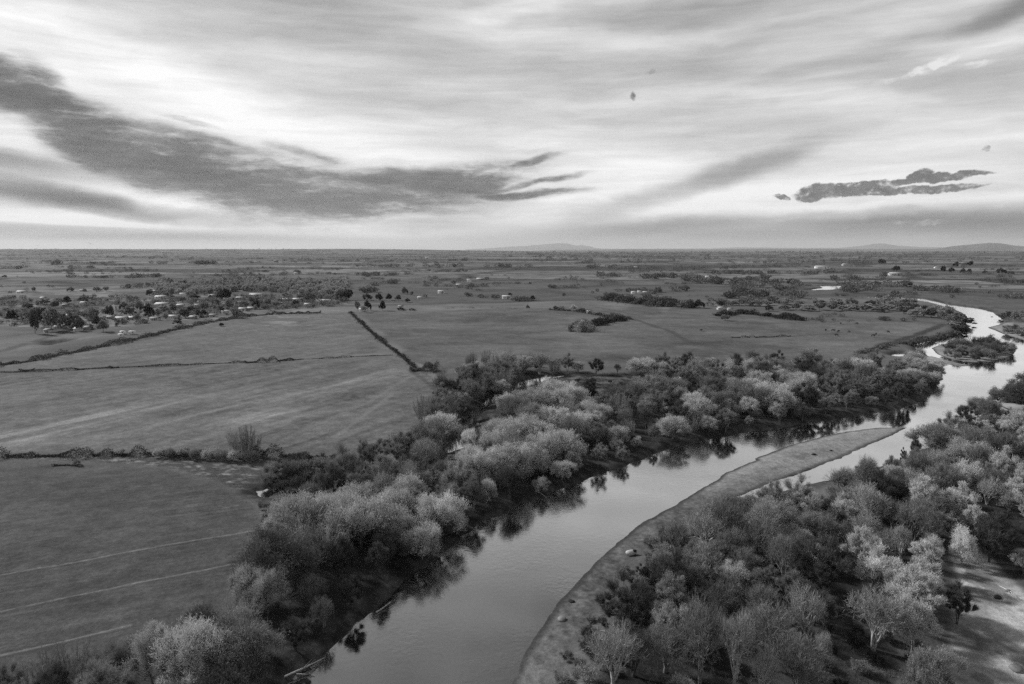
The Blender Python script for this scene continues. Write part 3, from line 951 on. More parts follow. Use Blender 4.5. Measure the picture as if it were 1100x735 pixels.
def plant(key, tone_, x, y, h, wk=1.0, name='riverside_tree', zone='', group=None, cat='tree', form=None, var=None, z=None, parts=True, label=None):
    protos = PR[(key, tone_)]
    i = random.randrange(len(protos)) if var is None else var % len(protos)
    tm, cm, ph, pw = protos[i]
    s = h / ph
    if z is None:
        z = gz(x, y)
    root = bpy.data.objects.new(name, None)
    root.empty_display_size = .3
    COL.objects.link(root)
    root.location = (x, y, z - .05)
    root.rotation_euler = (0, 0, random.uniform(0, 6.28))
    root.scale = (s * wk, s * wk, s)
    if parts:
        link('trunk', tm, root)
    link('crown', cm, root)
    root['category'] = cat
    if group:
        root['group'] = group
    px, py = proj(np.array(x), np.array(y), z + h * .5)
    THINGS.append(dict(o=root, tone=tone_, form=form or key, h=h, zone=zone, px=float(px), py=float(py), d=math.hypot(x, y), label=label))
    return root


ORD = 'first second third fourth fifth sixth seventh eighth ninth tenth eleventh twelfth thirteenth fourteenth fifteenth sixteenth seventeenth eighteenth nineteenth twentieth'.split()


def ok_spot(pts, x, y, r):
    for a, b, c in pts:
        if (a - x) ** 2 + (b - y) ** 2 < (r * .5 + c * .5) ** 2:
            return False
    return True


def sd1(poly, x, y):
    return float(sdist(poly, np.array([x]), np.array([y]))[0])


def water_d(x, y):
    return float(terrain(np.array([x]), np.array([y]))[1][0])


PLACED = [(*at(676, 594), 6), (*at(672, 606), 6)]


def put(px, py, *a, **k):
    x, y = at(px, py)
    r = k.pop('r', 3.2)
    PLACED.append((x, y, r))
    return plant(*a[:2], x, y, *a[2:], **k)


exec_later = []
# --- hand-placed trees that can be picked out in the photograph (foot of each tree as a photo point)
RT = 'cottonwood_tree'
gL, gR = 'trees of the wood on the field side of the river', 'trees of the wood on the gravel bar side'
put(212, 742, 'leafy', 'pale', 11.5, .95, name=RT, group=gL, var=0, r=7, label='big pale rounded tree in the near corner of the lined field')
put(165, 735, 'leafy', 'pale', 9.5, .8, name=RT, group=gL, var=3, r=5.5, label='pale tree with three tufted heads nearest the ruts of the near field')
put(262, 733, 'leafy', 'mid', 11.5, 1.0, name=RT, group=gL, var=4, r=7, label='broad mid grey tree overhanging black shade by the near bank')
put(128, 738, 'leafy', 'mid', 7, .8, name=RT, group=gL, var=2, r=4, label='low grey tree between the pale corner trees and the twiggy thickets')
put(72, 742, 'rods', 'grey', 7.5, 1.3, name='thicket', group='thickets of bare rods', var=1, cat='bush', r=4, label='grey twiggy thicket between the two others of the field corner')
put(5, 762, 'feathery', 'mid', 7, 1.0, name='willow_tree', group=gL, var=1, r=4, label='feathery grey tree in the outermost near corner of the lined field')
put(60, 768, 'feathery', 'dark', 7.5, 1.1, name='willow_tree', group=gL, var=2, r=4, label='dark feathery tree at the foot of the lined field')
put(110, 772, 'feathery', 'mid', 8.5, 1.1, name='willow_tree', group=gL, var=3, r=4, label='grey feathery tree below the low grey tree of the field corner')
put(222, 700, 'bare', 'dark', 8, 1.2, name='bare_tree', group=gL, var=1, r=4, label='dark leafless tree behind two big pale crowns at the near field corner')
put(262, 652, 'leafy', 'pale', 8.5, .75, name=RT, group=gL, var=1, r=5, label='pale tree jutting into the near field where two ruts end')
put(288, 660, 'leafy', 'pale', 9, .85, name=RT, group=gL, var=2, r=5.5, label='pale spreading tree just behind the one jutting into the near field')
put(100, 748, 'rods', 'grey', 6.5, 1.5, name='thicket', group='thickets of bare rods', var=0, cat='bush', r=5, label='grey twiggy thicket at the near edge of the lined field')
put(40, 757, 'rods', 'grey', 6, 1.6, name='thicket', group='thickets of bare rods', var=1, cat='bush', r=5, label='grey twiggy thicket nearest the corner of the lined field')
put(350, 572, 'leafy', 'pale', 9.5, 1.0, name=RT, group=gL, var=0, r=7, label='pale broad tree standing over the bright puddles by the rough ground')
put(345, 600, 'rods', 'pale', 10, 1.7, name='thicket', group='thickets of bare rods', var=1, cat='bush', r=7, label='tall pale twiggy thicket below the bright puddles')
put(470, 575, 'leafy', 'pale', 11, 1.05, name=RT, group=gL, var=2, r=7, label='pale many-lobed tree above the small gravel strip of the field bank')
put(425, 572, 'leafy', 'pale', 10.5, .9, name=RT, group=gL, var=4, r=6, label='pale domed tree leaning beside the many-lobed one above the gravel strip')
put(445, 540, 'leafy', 'mid', 10.5, 1.1, name=RT, group=gL, var=1, r=7, label='wide mid grey tree behind the two pale domes above the gravel strip')
put(392, 495, 'leafy', 'mid', 6.5, .75, name=RT, group=gL, var=3, r=5, label='small round ball-headed tree at the end of the dark hedge')
put(503, 487, 'leafy', 'bright', 8, .8, name=RT, group=gL, var=1, r=5, label='brightest white-leaved tree in the wood, by the hidden pool')
put(566, 452, 'leafy', 'bright', 4.5, .9, name=RT, group=gL, var=2, r=4, label='small white-leaved tree between the hidden pools')
put(545, 446, 'leafy', 'pale', 9, 1.1, name=RT, group=gL, var=0, r=6, label='pale lobed tree between the two hidden pools')
put(505, 434, 'leafy', 'mid', 11, .95, name=RT, group=gL, var=4, r=6, label='grey tree with pale crest at the field end of the pools')
put(478, 452, 'leafy', 'mid', 10, .8, name=RT, group=gL, var=3, r=5, label='rounded grey tree on the field edge beside the pools')
put(262, 492, 'rods', 'grey', 10, 1.3, name='thicket', group='thickets of bare rods', var=0, cat='bush', r=5, label='tall feathery grey thicket rising out of the dark hedge')
for i, (px, hh, tn) in enumerate(((508, 9, 'grey'), (522, 10, 'grey'), (534, 10.5, 'pale'), (547, 10, 'grey'), (570, 8, 'grey'), (455 + 48, 6.5, 'grey'))):
    if i == 5:
        px = 503
    put(px, 394 if i < 5 else 393, 'rods', tn, hh, .8, name='thicket', group='thickets of bare rods', cat='bush', var=i, r=3,
        label=['upright grey rods, first of the row on the centre field edge', 'upright grey rods, second of the row on the centre field edge', 'upright paler rods, tallest of the row on the centre field edge',
               'upright grey rods, fourth of the row on the centre field edge', 'upright grey rods standing alone beyond the row on the centre field edge', 'short grey rods at the start of the row on the centre field edge'][i])
put(782, 459, 'bare', 'pale', 7.5, .8, name='bare_tree', group=gL, var=1, r=3, label='slender pale-stemmed leafless tree at the river edge opposite the bar')
# right wood
put(788, 748, 'bare', 'pale', 13.5, .75, name='bare_tree', group=gR, var=2, r=4.5, label='tallest white-limbed leafless tree at the foot of the near wood')
put(752, 735, 'bare', 'grey', 14, .8, name='bare_tree', group=gR, var=0, r=4.5, label='grey leafless tree beside the tallest white-limbed one')
put(818, 758, 'bare', 'pale', 9.5, .6, name='bare_tree', group=gR, var=3, r=4, label='thin white leafless tree at the foot of the wood by the dark clearing')
put(858, 752, 'bare', 'grey', 9.5, 1.1, name='bare_tree', group=gR, var=1, r=4.5, label='spreading grey leafless tree beside the dark clearing')
put(880, 735, 'bare', 'pale', 8.5, .6, name='bare_tree', group=gR, var=2, r=3, label='small pale leafless tree at the corner of the dark clearing')
put(680, 728, 'bare', 'dark', 9, 1.0, name='bare_tree', group=gR, var=3, r=4.5, label='dark forked leafless tree near the gravel shore')
put(716, 700, 'feathery', 'pale', 9, .95, name='willow_tree', group=gR, var=1, r=5, label='pale fine-haired tree nearest the gravel shore')
put(938, 700, 'bare', 'pale', 11, 1.0, name='bare_tree', group=gR, var=1, r=4.5, label='white-limbed leafless tree high above the dark clearing')
put(865, 690, 'bare', 'pale', 10, .9, name='bare_tree', group=gR, var=3, r=4.5, label='white-limbed leafless tree in the middle of the near wood')
put(980, 700, 'leafy', 'pale', 9.5, .75, name=RT, group=gR, var=3, r=4.5, label='bright ragged tree beside the pale sand channel')
put(1000, 752, 'leafy', 'mid', 9, .7, name=RT, group=gR, var=4, r=4.5, label='ragged tree with glinting leaves at the near end of the sand channel')
put(1028, 668, 'feathery', 'dark', 8, 1.0, name='willow_tree', group=gR, var=2, r=4, label='dark drooping tree leaning over the pale sand channel')
put(1034, 605, 'leafy', 'bright', 8.5, .75, name=RT, group=gR, var=1, r=4.5, label='white-leaved tree at the head of the pale sand channel')
PLACED.append((*at(1103, 452), 12))
for (px_, py_, ky_, tn_, hh_, lb_) in ((1050, 447, 'leafy', 'mid', 9, 'grey spiky tree on the river edge just before the house'), (1036, 456, 'feathery', 'dark', 9.5, 'dark feathery tree between the river house and the side channel'),
        (1074, 436, 'leafy', 'mid', 8.5, 'grey tree reaching over the river beside the layered dark tree'), (1110, 428, 'leafy', 'dark', 12, 'dark tree farthest up the near bank beyond the house'),
        (1085, 466, 'leafy', 'mid', 6, 'low grey tree in front of the house wall')):
    put(px_, py_, ky_, tn_, hh_, 1.1, name={'leafy': RT, 'feathery': 'willow_tree'}[ky_], group=gR, r=4, label=lb_)
put(1093, 441, 'leafy', 'dark', 13, 1.0, name=RT, group=gR, var=0, r=6, label='dark layered tree rising above the house roof by the river')
put(1020, 476, 'feathery', 'mid', 11, 1.1, name='willow_tree', group=gR, var=1, r=6, label='bushy grey tree jutting into the river above the side channel')
put(1062, 452, 'leafy', 'mid', 9, .9, name=RT, group=gR, var=2, r=5, label='spiky grey tree just beside the house roof')
put(982, 496, 'feathery', 'dark', 8, .5, name='willow_tree', group=gR, var=3, r=3, label='slim upright tree standing against the bright side channel')
put(970, 500, 'feathery', 'dark', 5.5, .5, name='willow_tree', group=gR, var=0, r=2.5, label='shorter slim tree beside the upright one at the side channel')


# --- the rest of both woods
def near_shore(x, y):
    return float(ldist(LB, np.array([x]), np.array([y]))[0])


def zone_left(x, y, px):
    dw = near_shore(x, y)
    row = 'by the water' if dw < 9 else ('off the bank' if dw < 22 else ('deep in the wood' if dw < 48 else 'on the wood edge'))
    for lim, nm in ((330, 'by the near lined field'), (430, 'below the bright puddles'), (520, 'above the small gravel strip'), (610, 'near the hidden pools'),
                    (700, 'at the mid reach'), (790, 'before the gravel bar'), (880, 'facing the gravel bar'), (950, 'beyond the bar tip'), (2000, 'on the outer bend')):
        if px < lim:
            return row + ' ' + nm


def zone_right(x, y, px, py):
    row = 'along the gravel shore' if py < 560 and px < 850 else ('by the side channel' if py < 520 else ('mid near wood' if py < 610 else ('on the near slope' if py < 690 else 'at the wood foot')))
    for lim, nm in ((740, 'close to the river'), (820, 'behind the shore brush'), (900, 'over the dark clearing'), (980, 'towards the sand channel'), (1050, 'beside the sand channel'), (3000, 'past the sand channel')):
        if px < lim:
            return row + ' ' + nm


def fill(poly, xr, yr, tries, rmin, limit, side):
    cnt = 0
    rng = np.random.default_rng(99 if side == 'L' else 77)
    P = np.array(poly)
    cx = rng.uniform(P[:, 0].min(), P[:, 0].max(), tries); cy = rng.uniform(P[:, 1].min(), P[:, 1].max(), tries)
    cpx, cpy = proj(cx, cy, 5)
    ok = (sdist(poly, cx, cy) < 0) & (cpx > -40) & (cpx < 1150) & (cpy < 800)
    for g in gap:
        ok &= sdist(g, cx, cy) > 0
    ok &= sdist(dark_floor, cx, cy) > 0
    Z, SWd = terrain(cx, cy)
    ok &= SWd > 1.2
    order = [i for i in range(tries) if ok[i]]
    res = []
    for i in order:
        x, y = cx[i], cy[i]
        dens = rmin * (1.0 + .25 * (rng.random() - .5))
        if not ok_spot(PLACED, x, y, dens):
            continue
        PLACED.append((x, y, dens))
        res.append((x, y, Z[i], SWd[i], cpx[i], cpy[i]))
    # the ones that show largest first
    res.sort(key=lambda t: t[1])
    return res[:limit]


kind_noise = lambda x, y: float(fbm(np.array([x / 16]), np.array([y / 16]), 120, 2)[0])


def wood(side, res):
    for (x, y, z, sw, px, py) in res:
        k = kind_noise(x, y) + random.uniform(-.10, .10)
        u = random.random()
        grp = gL if side == 'L' else gR
        zone = zone_left(x, y, px) if side == 'L' else zone_right(x, y, px, py)
        h = random.choice([random.uniform(5.0, 9.0), random.uniform(8.0, 13.0)])
        far = y > 300
        if side == 'L':
            shore = near_shore(x, y) < 10
            if shore:
                h *= .72
            key = 'leafy' if k > .52 and u < .7 else ('feathery' if u < .72 else ('rods' if u < .84 else 'bare'))
            tn = 'pale' if k > .55 else ('mid' if k > .40 else 'mid' if u < .45 else 'dark')
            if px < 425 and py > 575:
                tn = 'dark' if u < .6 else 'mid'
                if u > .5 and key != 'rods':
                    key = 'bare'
            if key == 'bare':
                tn = random.choice(['pale', 'grey', 'grey', 'dark'])
        else:
            h *= .92
            key = 'feathery' if k > .44 else ('leafy' if u < .45 else 'bare')
            tn = 'pale' if k > .58 or u < .14 else ('mid' if u < .72 else 'dark')
            if sw < 14 and y < 215 and px < 800:
                h *= .45; key = 'feathery'; tn = 'dark'
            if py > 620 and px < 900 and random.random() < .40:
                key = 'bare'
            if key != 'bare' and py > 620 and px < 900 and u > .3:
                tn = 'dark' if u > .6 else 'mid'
            if sw < 16 and px > 790 and y > 200:
                h *= .7
            if key == 'bare':
                tn = random.choice(['pale', 'grey', 'grey'])
        if key == 'rods':
            nm = 'thicket'; tn = 'grey'; h *= .85
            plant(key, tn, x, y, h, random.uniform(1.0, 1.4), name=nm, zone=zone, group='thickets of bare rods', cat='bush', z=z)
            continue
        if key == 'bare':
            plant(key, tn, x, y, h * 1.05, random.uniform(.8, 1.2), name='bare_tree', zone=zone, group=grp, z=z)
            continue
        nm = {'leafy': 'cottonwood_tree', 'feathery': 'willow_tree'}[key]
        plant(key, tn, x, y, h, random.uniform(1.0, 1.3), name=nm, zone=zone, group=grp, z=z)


resL = fill(woodL, 0, 0, 40000, 5.9, 400, 'L')
resR = fill(woodR, 0, 0, 30000, 4.7, 260, 'R')
print('near-left', [(round(p[4]), round(p[5])) for p in resL if p[4] < 430 and p[5] > 590])
wood('L', resL); wood('R', resR)


BX, BY = at(678, 592)


def bushes(poly, tries, rmin, limit, hr, tones, zonef, group, key='shrub', swmin=1.0, clear=()):
    rng = np.random.default_rng(int(abs(poly[0][0] * 7)) % 1000 + 5)
    P = np.array(poly)
    cx = rng.uniform(P[:, 0].min(), P[:, 0].max(), tries); cy = rng.uniform(P[:, 1].min(), P[:, 1].max(), tries)
    Z, SWd = terrain(cx, cy)
    ok = (sdist(poly, cx, cy) < 0) & (SWd > swmin)
    mine = []
    for i in np.nonzero(ok)[0]:
        if len(mine) >= limit:
            break
        x, y = cx[i], cy[i]
        if math.hypot(x - BX, y - BY) < 3.5 or (abs(x - BX) < 2.2 and BY - 9 < y < BY + 2) or not ok_spot(mine, x, y, rmin):
            continue
        mine.append((x, y, rmin))
        px, py = proj(x, y, 1)
        tn = tones[int(rng.integers(len(tones)))]
        plant(key, tn, x, y, rng.uniform(*hr), rng.uniform(.9, 1.4), name='shrub', zone=zonef, group=group, cat='bush', form='shrub', z=Z[i])


# bushes of the shore, the islands and the clearings
bushes(W([(1014, 384), (1022, 372), (1040, 369.5), (1065, 369), (1080, 373), (1086, 378), (1070, 385), (1045, 387)], 0), 3000, 4.5, 34, (4.5, 7.5), ['mid', 'dark', 'dark'], 'on the wooded river island', 'bushes on the river island')
bushes(W([(1078, 355), (1090, 353), (1120, 360), (1115, 364), (1090, 362)], 0), 2000, 5.5, 12, (4, 6), ['dark', 'dark', 'mid'], 'on the spur beyond the island', 'bushes on the spur beyond the island')
bushes(W([(590, 735), (624, 680), (650, 632), (684, 594), (735, 562), (800, 540), (815, 548), (760, 575), (715, 610), (680, 650), (660, 735)], 0), 6000, 2.7, 130, (1.2, 3.2), ['dark', 'mid', 'dark', 'mid', 'mid'], 'among the shore brush behind the gravel', 'bushes behind the gravel shore')
bushes([at(*p) for p in [(505, 470), (530, 450), (560, 425), (620, 408), (720, 408), (720, 430), (640, 440), (560, 456), (520, 480)]], 3000, 4.2, 44, (1.6, 3.6), ['dark', 'mid', 'black'], 'in the marsh round the hidden pools', 'bushes round the hidden pools')
bushes([at(*p) for p in [(880, 735), (890, 650), (950, 655), (990, 700), (1000, 760), (880, 760)]], 2000, 3.6, 22, (1.0, 2.4), ['dark', 'black', 'mid'], 'in the dark clearing of the near wood', 'bushes in the dark clearing')
bushes([at(*p) for p in [(270, 552), (290, 543), (312, 550), (316, 565), (292, 570)]], 600, 3.2, 5, (1.6, 2.4), ['mid'], 'between the near field and the bright puddles', 'bushes by the bright puddles')
bushes([at(*p) for p in [(283, 520), (300, 505), (350, 498), (372, 505), (330, 524), (300, 526)]], 1500, 4.0, 16, (3, 4.8), ['dark', 'mid', 'dark'], 'in the hollow between hedge and puddles', 'bushes in the hollow by the hedge')


for i, (px, py, tn, hh_, lb) in enumerate(((131, 489, 'pale', 2.4, 'small pale bush standing up out of the middle of the black hedge'), (83, 500, 'mid', 2.2, 'grey bush beside the lone black brush heap'),
        (172, 492, 'pale', 3.4, 'first pale bush of the row in front of the black hedge'), (184, 493, 'mid', 3.6, 'greyer second bush of the row in front of the black hedge'),
        (197, 492, 'pale', 3.8, 'third pale bush of the row in front of the black hedge'), (210, 494, 'mid', 3.2, 'grey fourth bush of the row in front of the black hedge'),
        (224, 494, 'pale', 3.6, 'fifth pale bush of the row in front of the black hedge'), (238, 495, 'mid', 3.8, 'grey sixth bush of the row in front of the black hedge'),
        (252, 496, 'pale', 4.0, 'pale bush at the foot of the tall feathery thicket'), (270, 497, 'mid', 4.0, 'grey bush past the foot of the tall feathery thicket'),
        (322, 512, 'mid', 5.2, 'big flat-topped grey bush in the hollow behind the puddles'), (345, 506, 'mid', 4.6, 'second flat-topped grey bush in the hollow behind the puddles'))):
    put(px, py, 'shrub', tn, hh_, 1.15, name='shrub', group='bushes along the black hedge', cat='bush', label=lb, r=2)


# ------------------------------------------------------------------ hedgerows: one long plant each
def hedge(pts, width, h, tone_, label, dens=26, L_=.5, W_=.16, z_off=0.0, name='hedgerow', lump=3.0):
    rng = np.random.default_rng(int(abs(pts[0][0] * 13 + pts[0][1])) % 9999)
    P = np.array([at(*p) for p in pts])
    seg = np.linalg.norm(np.diff(P, axis=0), axis=1); tot = seg.sum()
    cum = np.concatenate([[0], np.cumsum(seg)])
    k = int(min(tot * dens * width * h / 4, 42000))
    s = rng.uniform(0, tot, k)
    x = np.interp(s, cum, P[:, 0]); y = np.interp(s, cum, P[:, 1])
    j = np.clip(np.searchsorted(cum, s) - 1, 0, len(seg) - 1)
    d = np.diff(P, axis=0)[j] / seg[j][:, None]
    lumpy = .12 + 1.5 * vn(s / lump, s * 0, 7) ** 1.4 * (.35 + 1.2 * vn(s / (lump * 4), s * 0 + 3, 9))
    off = rng.normal(size=k) * width * .32 * np.clip(lumpy, .4, 1.4)
    x2 = x - d[:, 1] * off; y2 = y + d[:, 0] * off
    hh = h * np.clip(lumpy, .15, 1.5) * np.sqrt(np.clip(1 - (off / (width * .8)) ** 2, .05, 1))
    z = hh * rng.uniform(0, 1, k) ** .6
    cx_, cy_ = P.mean(0)
    base = gz(cx_, cy_)
    C = np.stack([x2 - cx_, y2 - cy_, z], 1)
    Dd = unit(np.stack([rng.normal(size=k) * .6, rng.normal(size=k) * .6, rng.uniform(.3, 1.2, k)], 1))
    V, _ = kites(C, Dd, L_ * rng.uniform(.6, 1.4, k), W_ * rng.uniform(.7, 1.4, k), rng)
    root = link(name, new_mesh(name, V, np.arange(len(V)).reshape(-1, 4), None, [M[tone_]]), None, (cx_, cy_, base))
    root['label'] = label; root['category'] = 'hedge'; root['group'] = 'hedges and brush lines between the fields'
    return root


hedge([(-60, 494), (60, 491), (160, 490), (240, 492)], 4.5, 2.2, 'leaf_black', 'long low black hedge along the top of the near lined field', 40)
hedge([(240, 492), (290, 492), (340, 493), (372, 494)], 5.5, 2.8, 'leaf_black', 'black hedge end running into the wood beside the rough ground', 40)
hedge([(385, 488), (420, 478), (450, 466), (468, 452)], 4, 2.0, 'leaf_dark', 'dark brush line between the streaked field and the wood', 30)
hedge([(56, 501.5), (70, 500.5), (84, 501)], 2.2, 1.0, 'leaf_black', 'short black brush heap lying alone at the top of the lined field', 70)
hedge([(0, 401), (60, 398.6), (150, 394.5), (265, 390)], 3, .8, 'leaf_dark', 'thin broken dark line between the two big left fields', 60, .6, .2, lump=6)
hedge([(262, 390.5), (290, 389.2), (322, 387)], 6, 2.2, 'leaf_black', 'thick dark brush patch on the line between the two big fields', 22, .6, .2)
hedge([(322, 387), (370, 384.5), (422, 382)], 2.5, .8, 'leaf_dark', 'thin dark line running from the brush patch to the diagonal ditch', 60, .6, .2, lump=5)
hedge([(376, 336), (396, 355), (412, 369), (432, 384), (446, 396)], 3.6, 1.7, 'leaf_black', 'dark brush filling the diagonal ditch between the big fields', 16, .9, .3)
hedge([(440, 399), (455, 398.5), (470, 399)], 9, 3.6, 'leaf_dark', 'rounded dark brush clump at the foot of the diagonal ditch', 30, .7, .25)
hedge([(-40, 398), (30, 389), (80, 379), (130, 369), (185, 355.5)], 7, 2.2, 'leaf_dark', 'dark rising hedge between village ground and the upper left field', 12, 1.0, .35)
hedge([(185, 355.5), (230, 346), (265, 340), (300, 337.5), (345, 336.5)], 7, 2.6, 'leaf_dark', 'dark hedge under the village along the upper field', 10, 1.2, .4)
hedge([(20, 399), (38, 398.5)], 3.5, 1.8, 'leaf_black', 'small black bush pair at the edge between the big left fields', 40, .5, .2)
hedge([(80, 398), (90, 397.4)], 3.5, 1.6, 'leaf_black', 'single small black bush on the line between the big fields', 40, .5, .2)
hedge([(117, 396.3), (128, 395.8)], 3.5, 2.0, 'leaf_black', 'wider black bush on the line between the big fields', 40, .5, .2)
hedge([(615, 354), (640, 350), (655, 346), (672, 344.5)], 10, 4.5, 'leaf_black', 'black brush tongue reaching into the centre field', 12, 1.2, .45)
hedge([(610, 356), (625, 356.5), (635, 354)], 12, 6, 'leaf_mid', 'pale bushy clump at the tip of the brush tongue', 14, 1.1, .4)
hedge([(590, 333), (620, 335), (632, 337), (655, 341), (680, 344)], 7, 3.0, 'leaf_dark', 'dark field line behind the brush tongue', 8, 1.2, .45)
hedge([(650, 322), (680, 326), (710, 329), (745, 331)], 16, 6, 'leaf_dark', 'dark tree line behind the centre field, above the brush tongue', 8, 1.8, .7)
hedge([(770, 340), (800, 337), (830, 341), (862, 345)], 10, 3.5, 'leaf_black', 'dark brush line on the far side of the grazing field', 10, 1.3, .5)
hedge([(785, 363.2), (812, 363), (850, 362)], 3, 1.4, 'leaf_black', 'short dark ditch brush near the grazing cattle', 14, .8, .3)
hedge([(570, 392), (600, 391.5), (625, 393)], 5, 2.0, 'leaf_black', 'low dark brush on the centre field edge of the wood', 24, .6, .25)
hedge([(920, 382), (960, 371), (1000, 364), (1030, 356)], 7, 2.5, 'leaf_dark', 'dark bank brush along the far inner reach', 12, 1.0, .4)


# ------------------------------------------------------------------ trees of the village, the farms and the far side
def far_tree(px, py, wpx, hpx, tn, zone, label=None, name='village_tree', group='trees of the village and farms'):
    x, y = at(px, py)
    s = ppm(x, y)
    h = max(hpx, 2) / s; w = max(wpx, 2) / s
    pr = PR[('distant', tn)]
    v_ = random.randrange(4)
    return plant('distant', tn, x, y, h, (w / pr[v_][3]) / (h / pr[v_][2]), name=name, zone=zone, group=group, form='distant', var=v_, label=label)


VT = [(13, 345, 15, 13, 'black'), (38, 359, 16, 30, 'black'), (29, 347, 14, 17, 'dark'), (55, 356, 22, 27, 'mid'), (47, 349, 16, 20, 'dark'), (68, 354, 14, 20, 'mid'), (80, 353, 22, 20, 'mid'), (86, 356, 12, 14, 'dark'), (99, 344, 24, 16, 'dark'), (104, 351, 14, 13, 'black'),
      (111, 357, 18, 14, 'dark'), (118, 341, 16, 14, 'black'), (90, 326, 14, 10, 'dark'), (60, 331, 12, 8, 'dark'), (72, 327, 14, 9, 'dark'), (30, 332, 16, 7, 'dark'), (48, 328, 14, 7, 'dark'),
      (140, 340, 15, 14, 'mid'), (133, 333, 12, 10, 'dark'), (150, 334, 12, 10, 'dark'), (160, 341, 15, 17, 'black'), (147, 345, 12, 9, 'mid'), (170, 340, 12, 10, 'mid'), (177, 337, 14, 10, 'dark'), (161, 319, 10, 8, 'dark'),
      (186, 334, 10, 9, 'dark'), (191, 350, 12, 9, 'mid'), (199, 342, 13, 11, 'dark'), (205, 336, 10, 8, 'black'), (214, 341, 9, 9, 'dark'), (220, 333, 15, 10, 'mid'), (219, 340, 12, 8, 'black'), (232, 327, 12, 8, 'dark'), (238, 336, 8, 8, 'black'),
      (243, 323, 22, 14, 'black'), (236, 322, 12, 9, 'black'), (246, 332, 16, 12, 'mid'), (254, 342, 13, 12, 'mid'), (263, 331, 12, 8, 'dark'), (275, 332, 15, 11, 'black'), (270, 325, 10, 7, 'dark'), (287, 329, 12, 9, 'mid'), (297, 330, 12, 7, 'mid'), (306, 321, 10, 7, 'mid'), (318, 329, 12, 7, 'dark'),
      (333, 325, 14, 12, 'mid'), (344, 322, 9, 7, 'dark'), (352, 324, 10, 9, 'mid'), (322, 321, 8, 5, 'mid'), (210, 322, 12, 6, 'dark'), (196, 325, 12, 7, 'dark'), (181, 321, 9, 6, 'dark'),
      (366, 323, 13, 13, 'black'), (374, 323, 14, 13, 'black'), (384, 334, 8, 11, 'mid'), (395, 334, 11, 13, 'black'), (411, 334, 11, 12, 'black'), (391, 336, 8, 8, 'pale'), (435, 316, 9, 9, 'dark'), (442, 317, 6, 5, 'mid'),
      (395, 323, 12, 9, 'dark'), (407, 323, 12, 9, 'black'), (418, 323, 12, 8, 'black'), (428, 323, 10, 7, 'dark'), (438, 325, 8, 5, 'dark'), (431, 334, 10, 4, 'dark'), (443, 334, 9, 3, 'dark'),
      (567, 332, 5, 5, 'dark'), (572, 323, 10, 6, 'black'), (564, 323, 9, 5, 'dark'), (548, 318, 6, 4, 'dark'), (597, 333, 8, 5, 'dark'), (616, 334, 12, 7, 'pale'), (626, 336, 8, 5, 'dark'),
      (963, 292, 11, 7, 'black'), (1013, 293, 9, 8, 'black'), (1022, 293, 9, 6, 'dark'), (1027, 287, 9, 6, 'black'), (1042, 286, 8, 6, 'black'), (1034, 294, 7, 7, 'dark'), (1041, 294, 8, 6, 'dark'), (1076, 294, 12, 7, 'black'), (1086, 295, 8, 4, 'dark'), (947, 284, 9, 6, 'dark'), (1058, 294, 9, 4, 'dark'),
      (238, 351, 9, 4, 'black'), (751, 331, 16, 10, 'black'), (775, 330, 9, 7, 'dark'), (826, 335, 12, 8, 'dark'), (779, 345, 13, 7, 'mid'), (36, 314, 6, 6, 'dark'), (76, 314, 10, 6, 'dark'), (91, 314, 5, 4, 'dark'), (104, 314, 12, 6, 'dark'), (114, 314, 8, 6, 'dark'), (5, 298, 7, 3, 'dark')]
for (px, py, w_, h_, tn) in VT:
    if px < 380 and random.random() < .55:
        tn = {'black': 'dark', 'dark': 'mid', 'mid': 'mid'}.get(tn, tn)
    if px < 130:
        zn = 'at the dark village end'
    elif px < 200:
        zn = 'among the white sheds of the village'
    elif px < 300:
        zn = 'in the middle of the village'
    elif px < 380:
        zn = 'at the far end of the village'
    elif px < 460:
        zn = 'at the farm above the diagonal ditch'
    elif px < 700:
        zn = 'round the barns past the centre field'
    elif px < 900:
        zn = 'behind the grazing field'
    else:
        zn = 'round the farmhouse below the round hill'
    far_tree(px, py, w_, h_, tn, zn)

# tree belt along the far reach of the river (things) and on the bend
belt = [(985, 340), (1000, 341), (1012, 343), (1022, 346), (1030, 350), (1036, 352), (1037, 347), (1028, 342), (1016, 338), (1004, 335), (992, 334), (978, 334), (966, 333), (955, 334), (944, 335), (930, 334), (918, 334), (905, 333), (893, 334), (880, 333), (868, 334), (855, 333), (843, 333), (1024, 352), (1032, 355), (970, 337), (1018, 342), (1009, 339), (898, 329), (915, 328), (935, 328), (950, 328), (965, 329), (975, 329), (860, 328), (880, 327), (842, 327), (826, 328), (812, 329), (800, 328), (788, 328)]
for (px, py) in belt:
    tn = random.choice(['mid', 'dark', 'mid', 'mid'])
    far_tree(px, py + .6, random.uniform(15, 24), random.uniform(6, 12) * (1 if px > 940 else .8), tn, 'in the belt lining the far bend' if px > 900 else 'in the belt behind the grazing field', name='belt_tree', group='trees of the belt along the far reach')
for (px, py, w_, h_) in ((1083, 343, 14, 10), (1091, 345, 14, 12), (1100, 346, 14, 13), (1076, 341, 9, 5), (1066, 339, 8, 3), (1108, 346, 14, 13)):
    far_tree(px, py, w_, h_, 'mid', 'on the outer bank opposite the far bend', name='belt_tree', group='trees of the belt along the far reach')


# ------------------------------------------------------------------ stuff: undergrowth and far woodland
def scatter_mesh(name, XYZ, Dd, L_, W_, m, label=None):
    rng = np.random.default_rng(4)
    V, Qk = kites(XYZ, Dd, L_, W_, rng)
    o = link(name, new_mesh(name, V, Qk, None, [m]))
    o['kind'] = 'stuff'
    return o


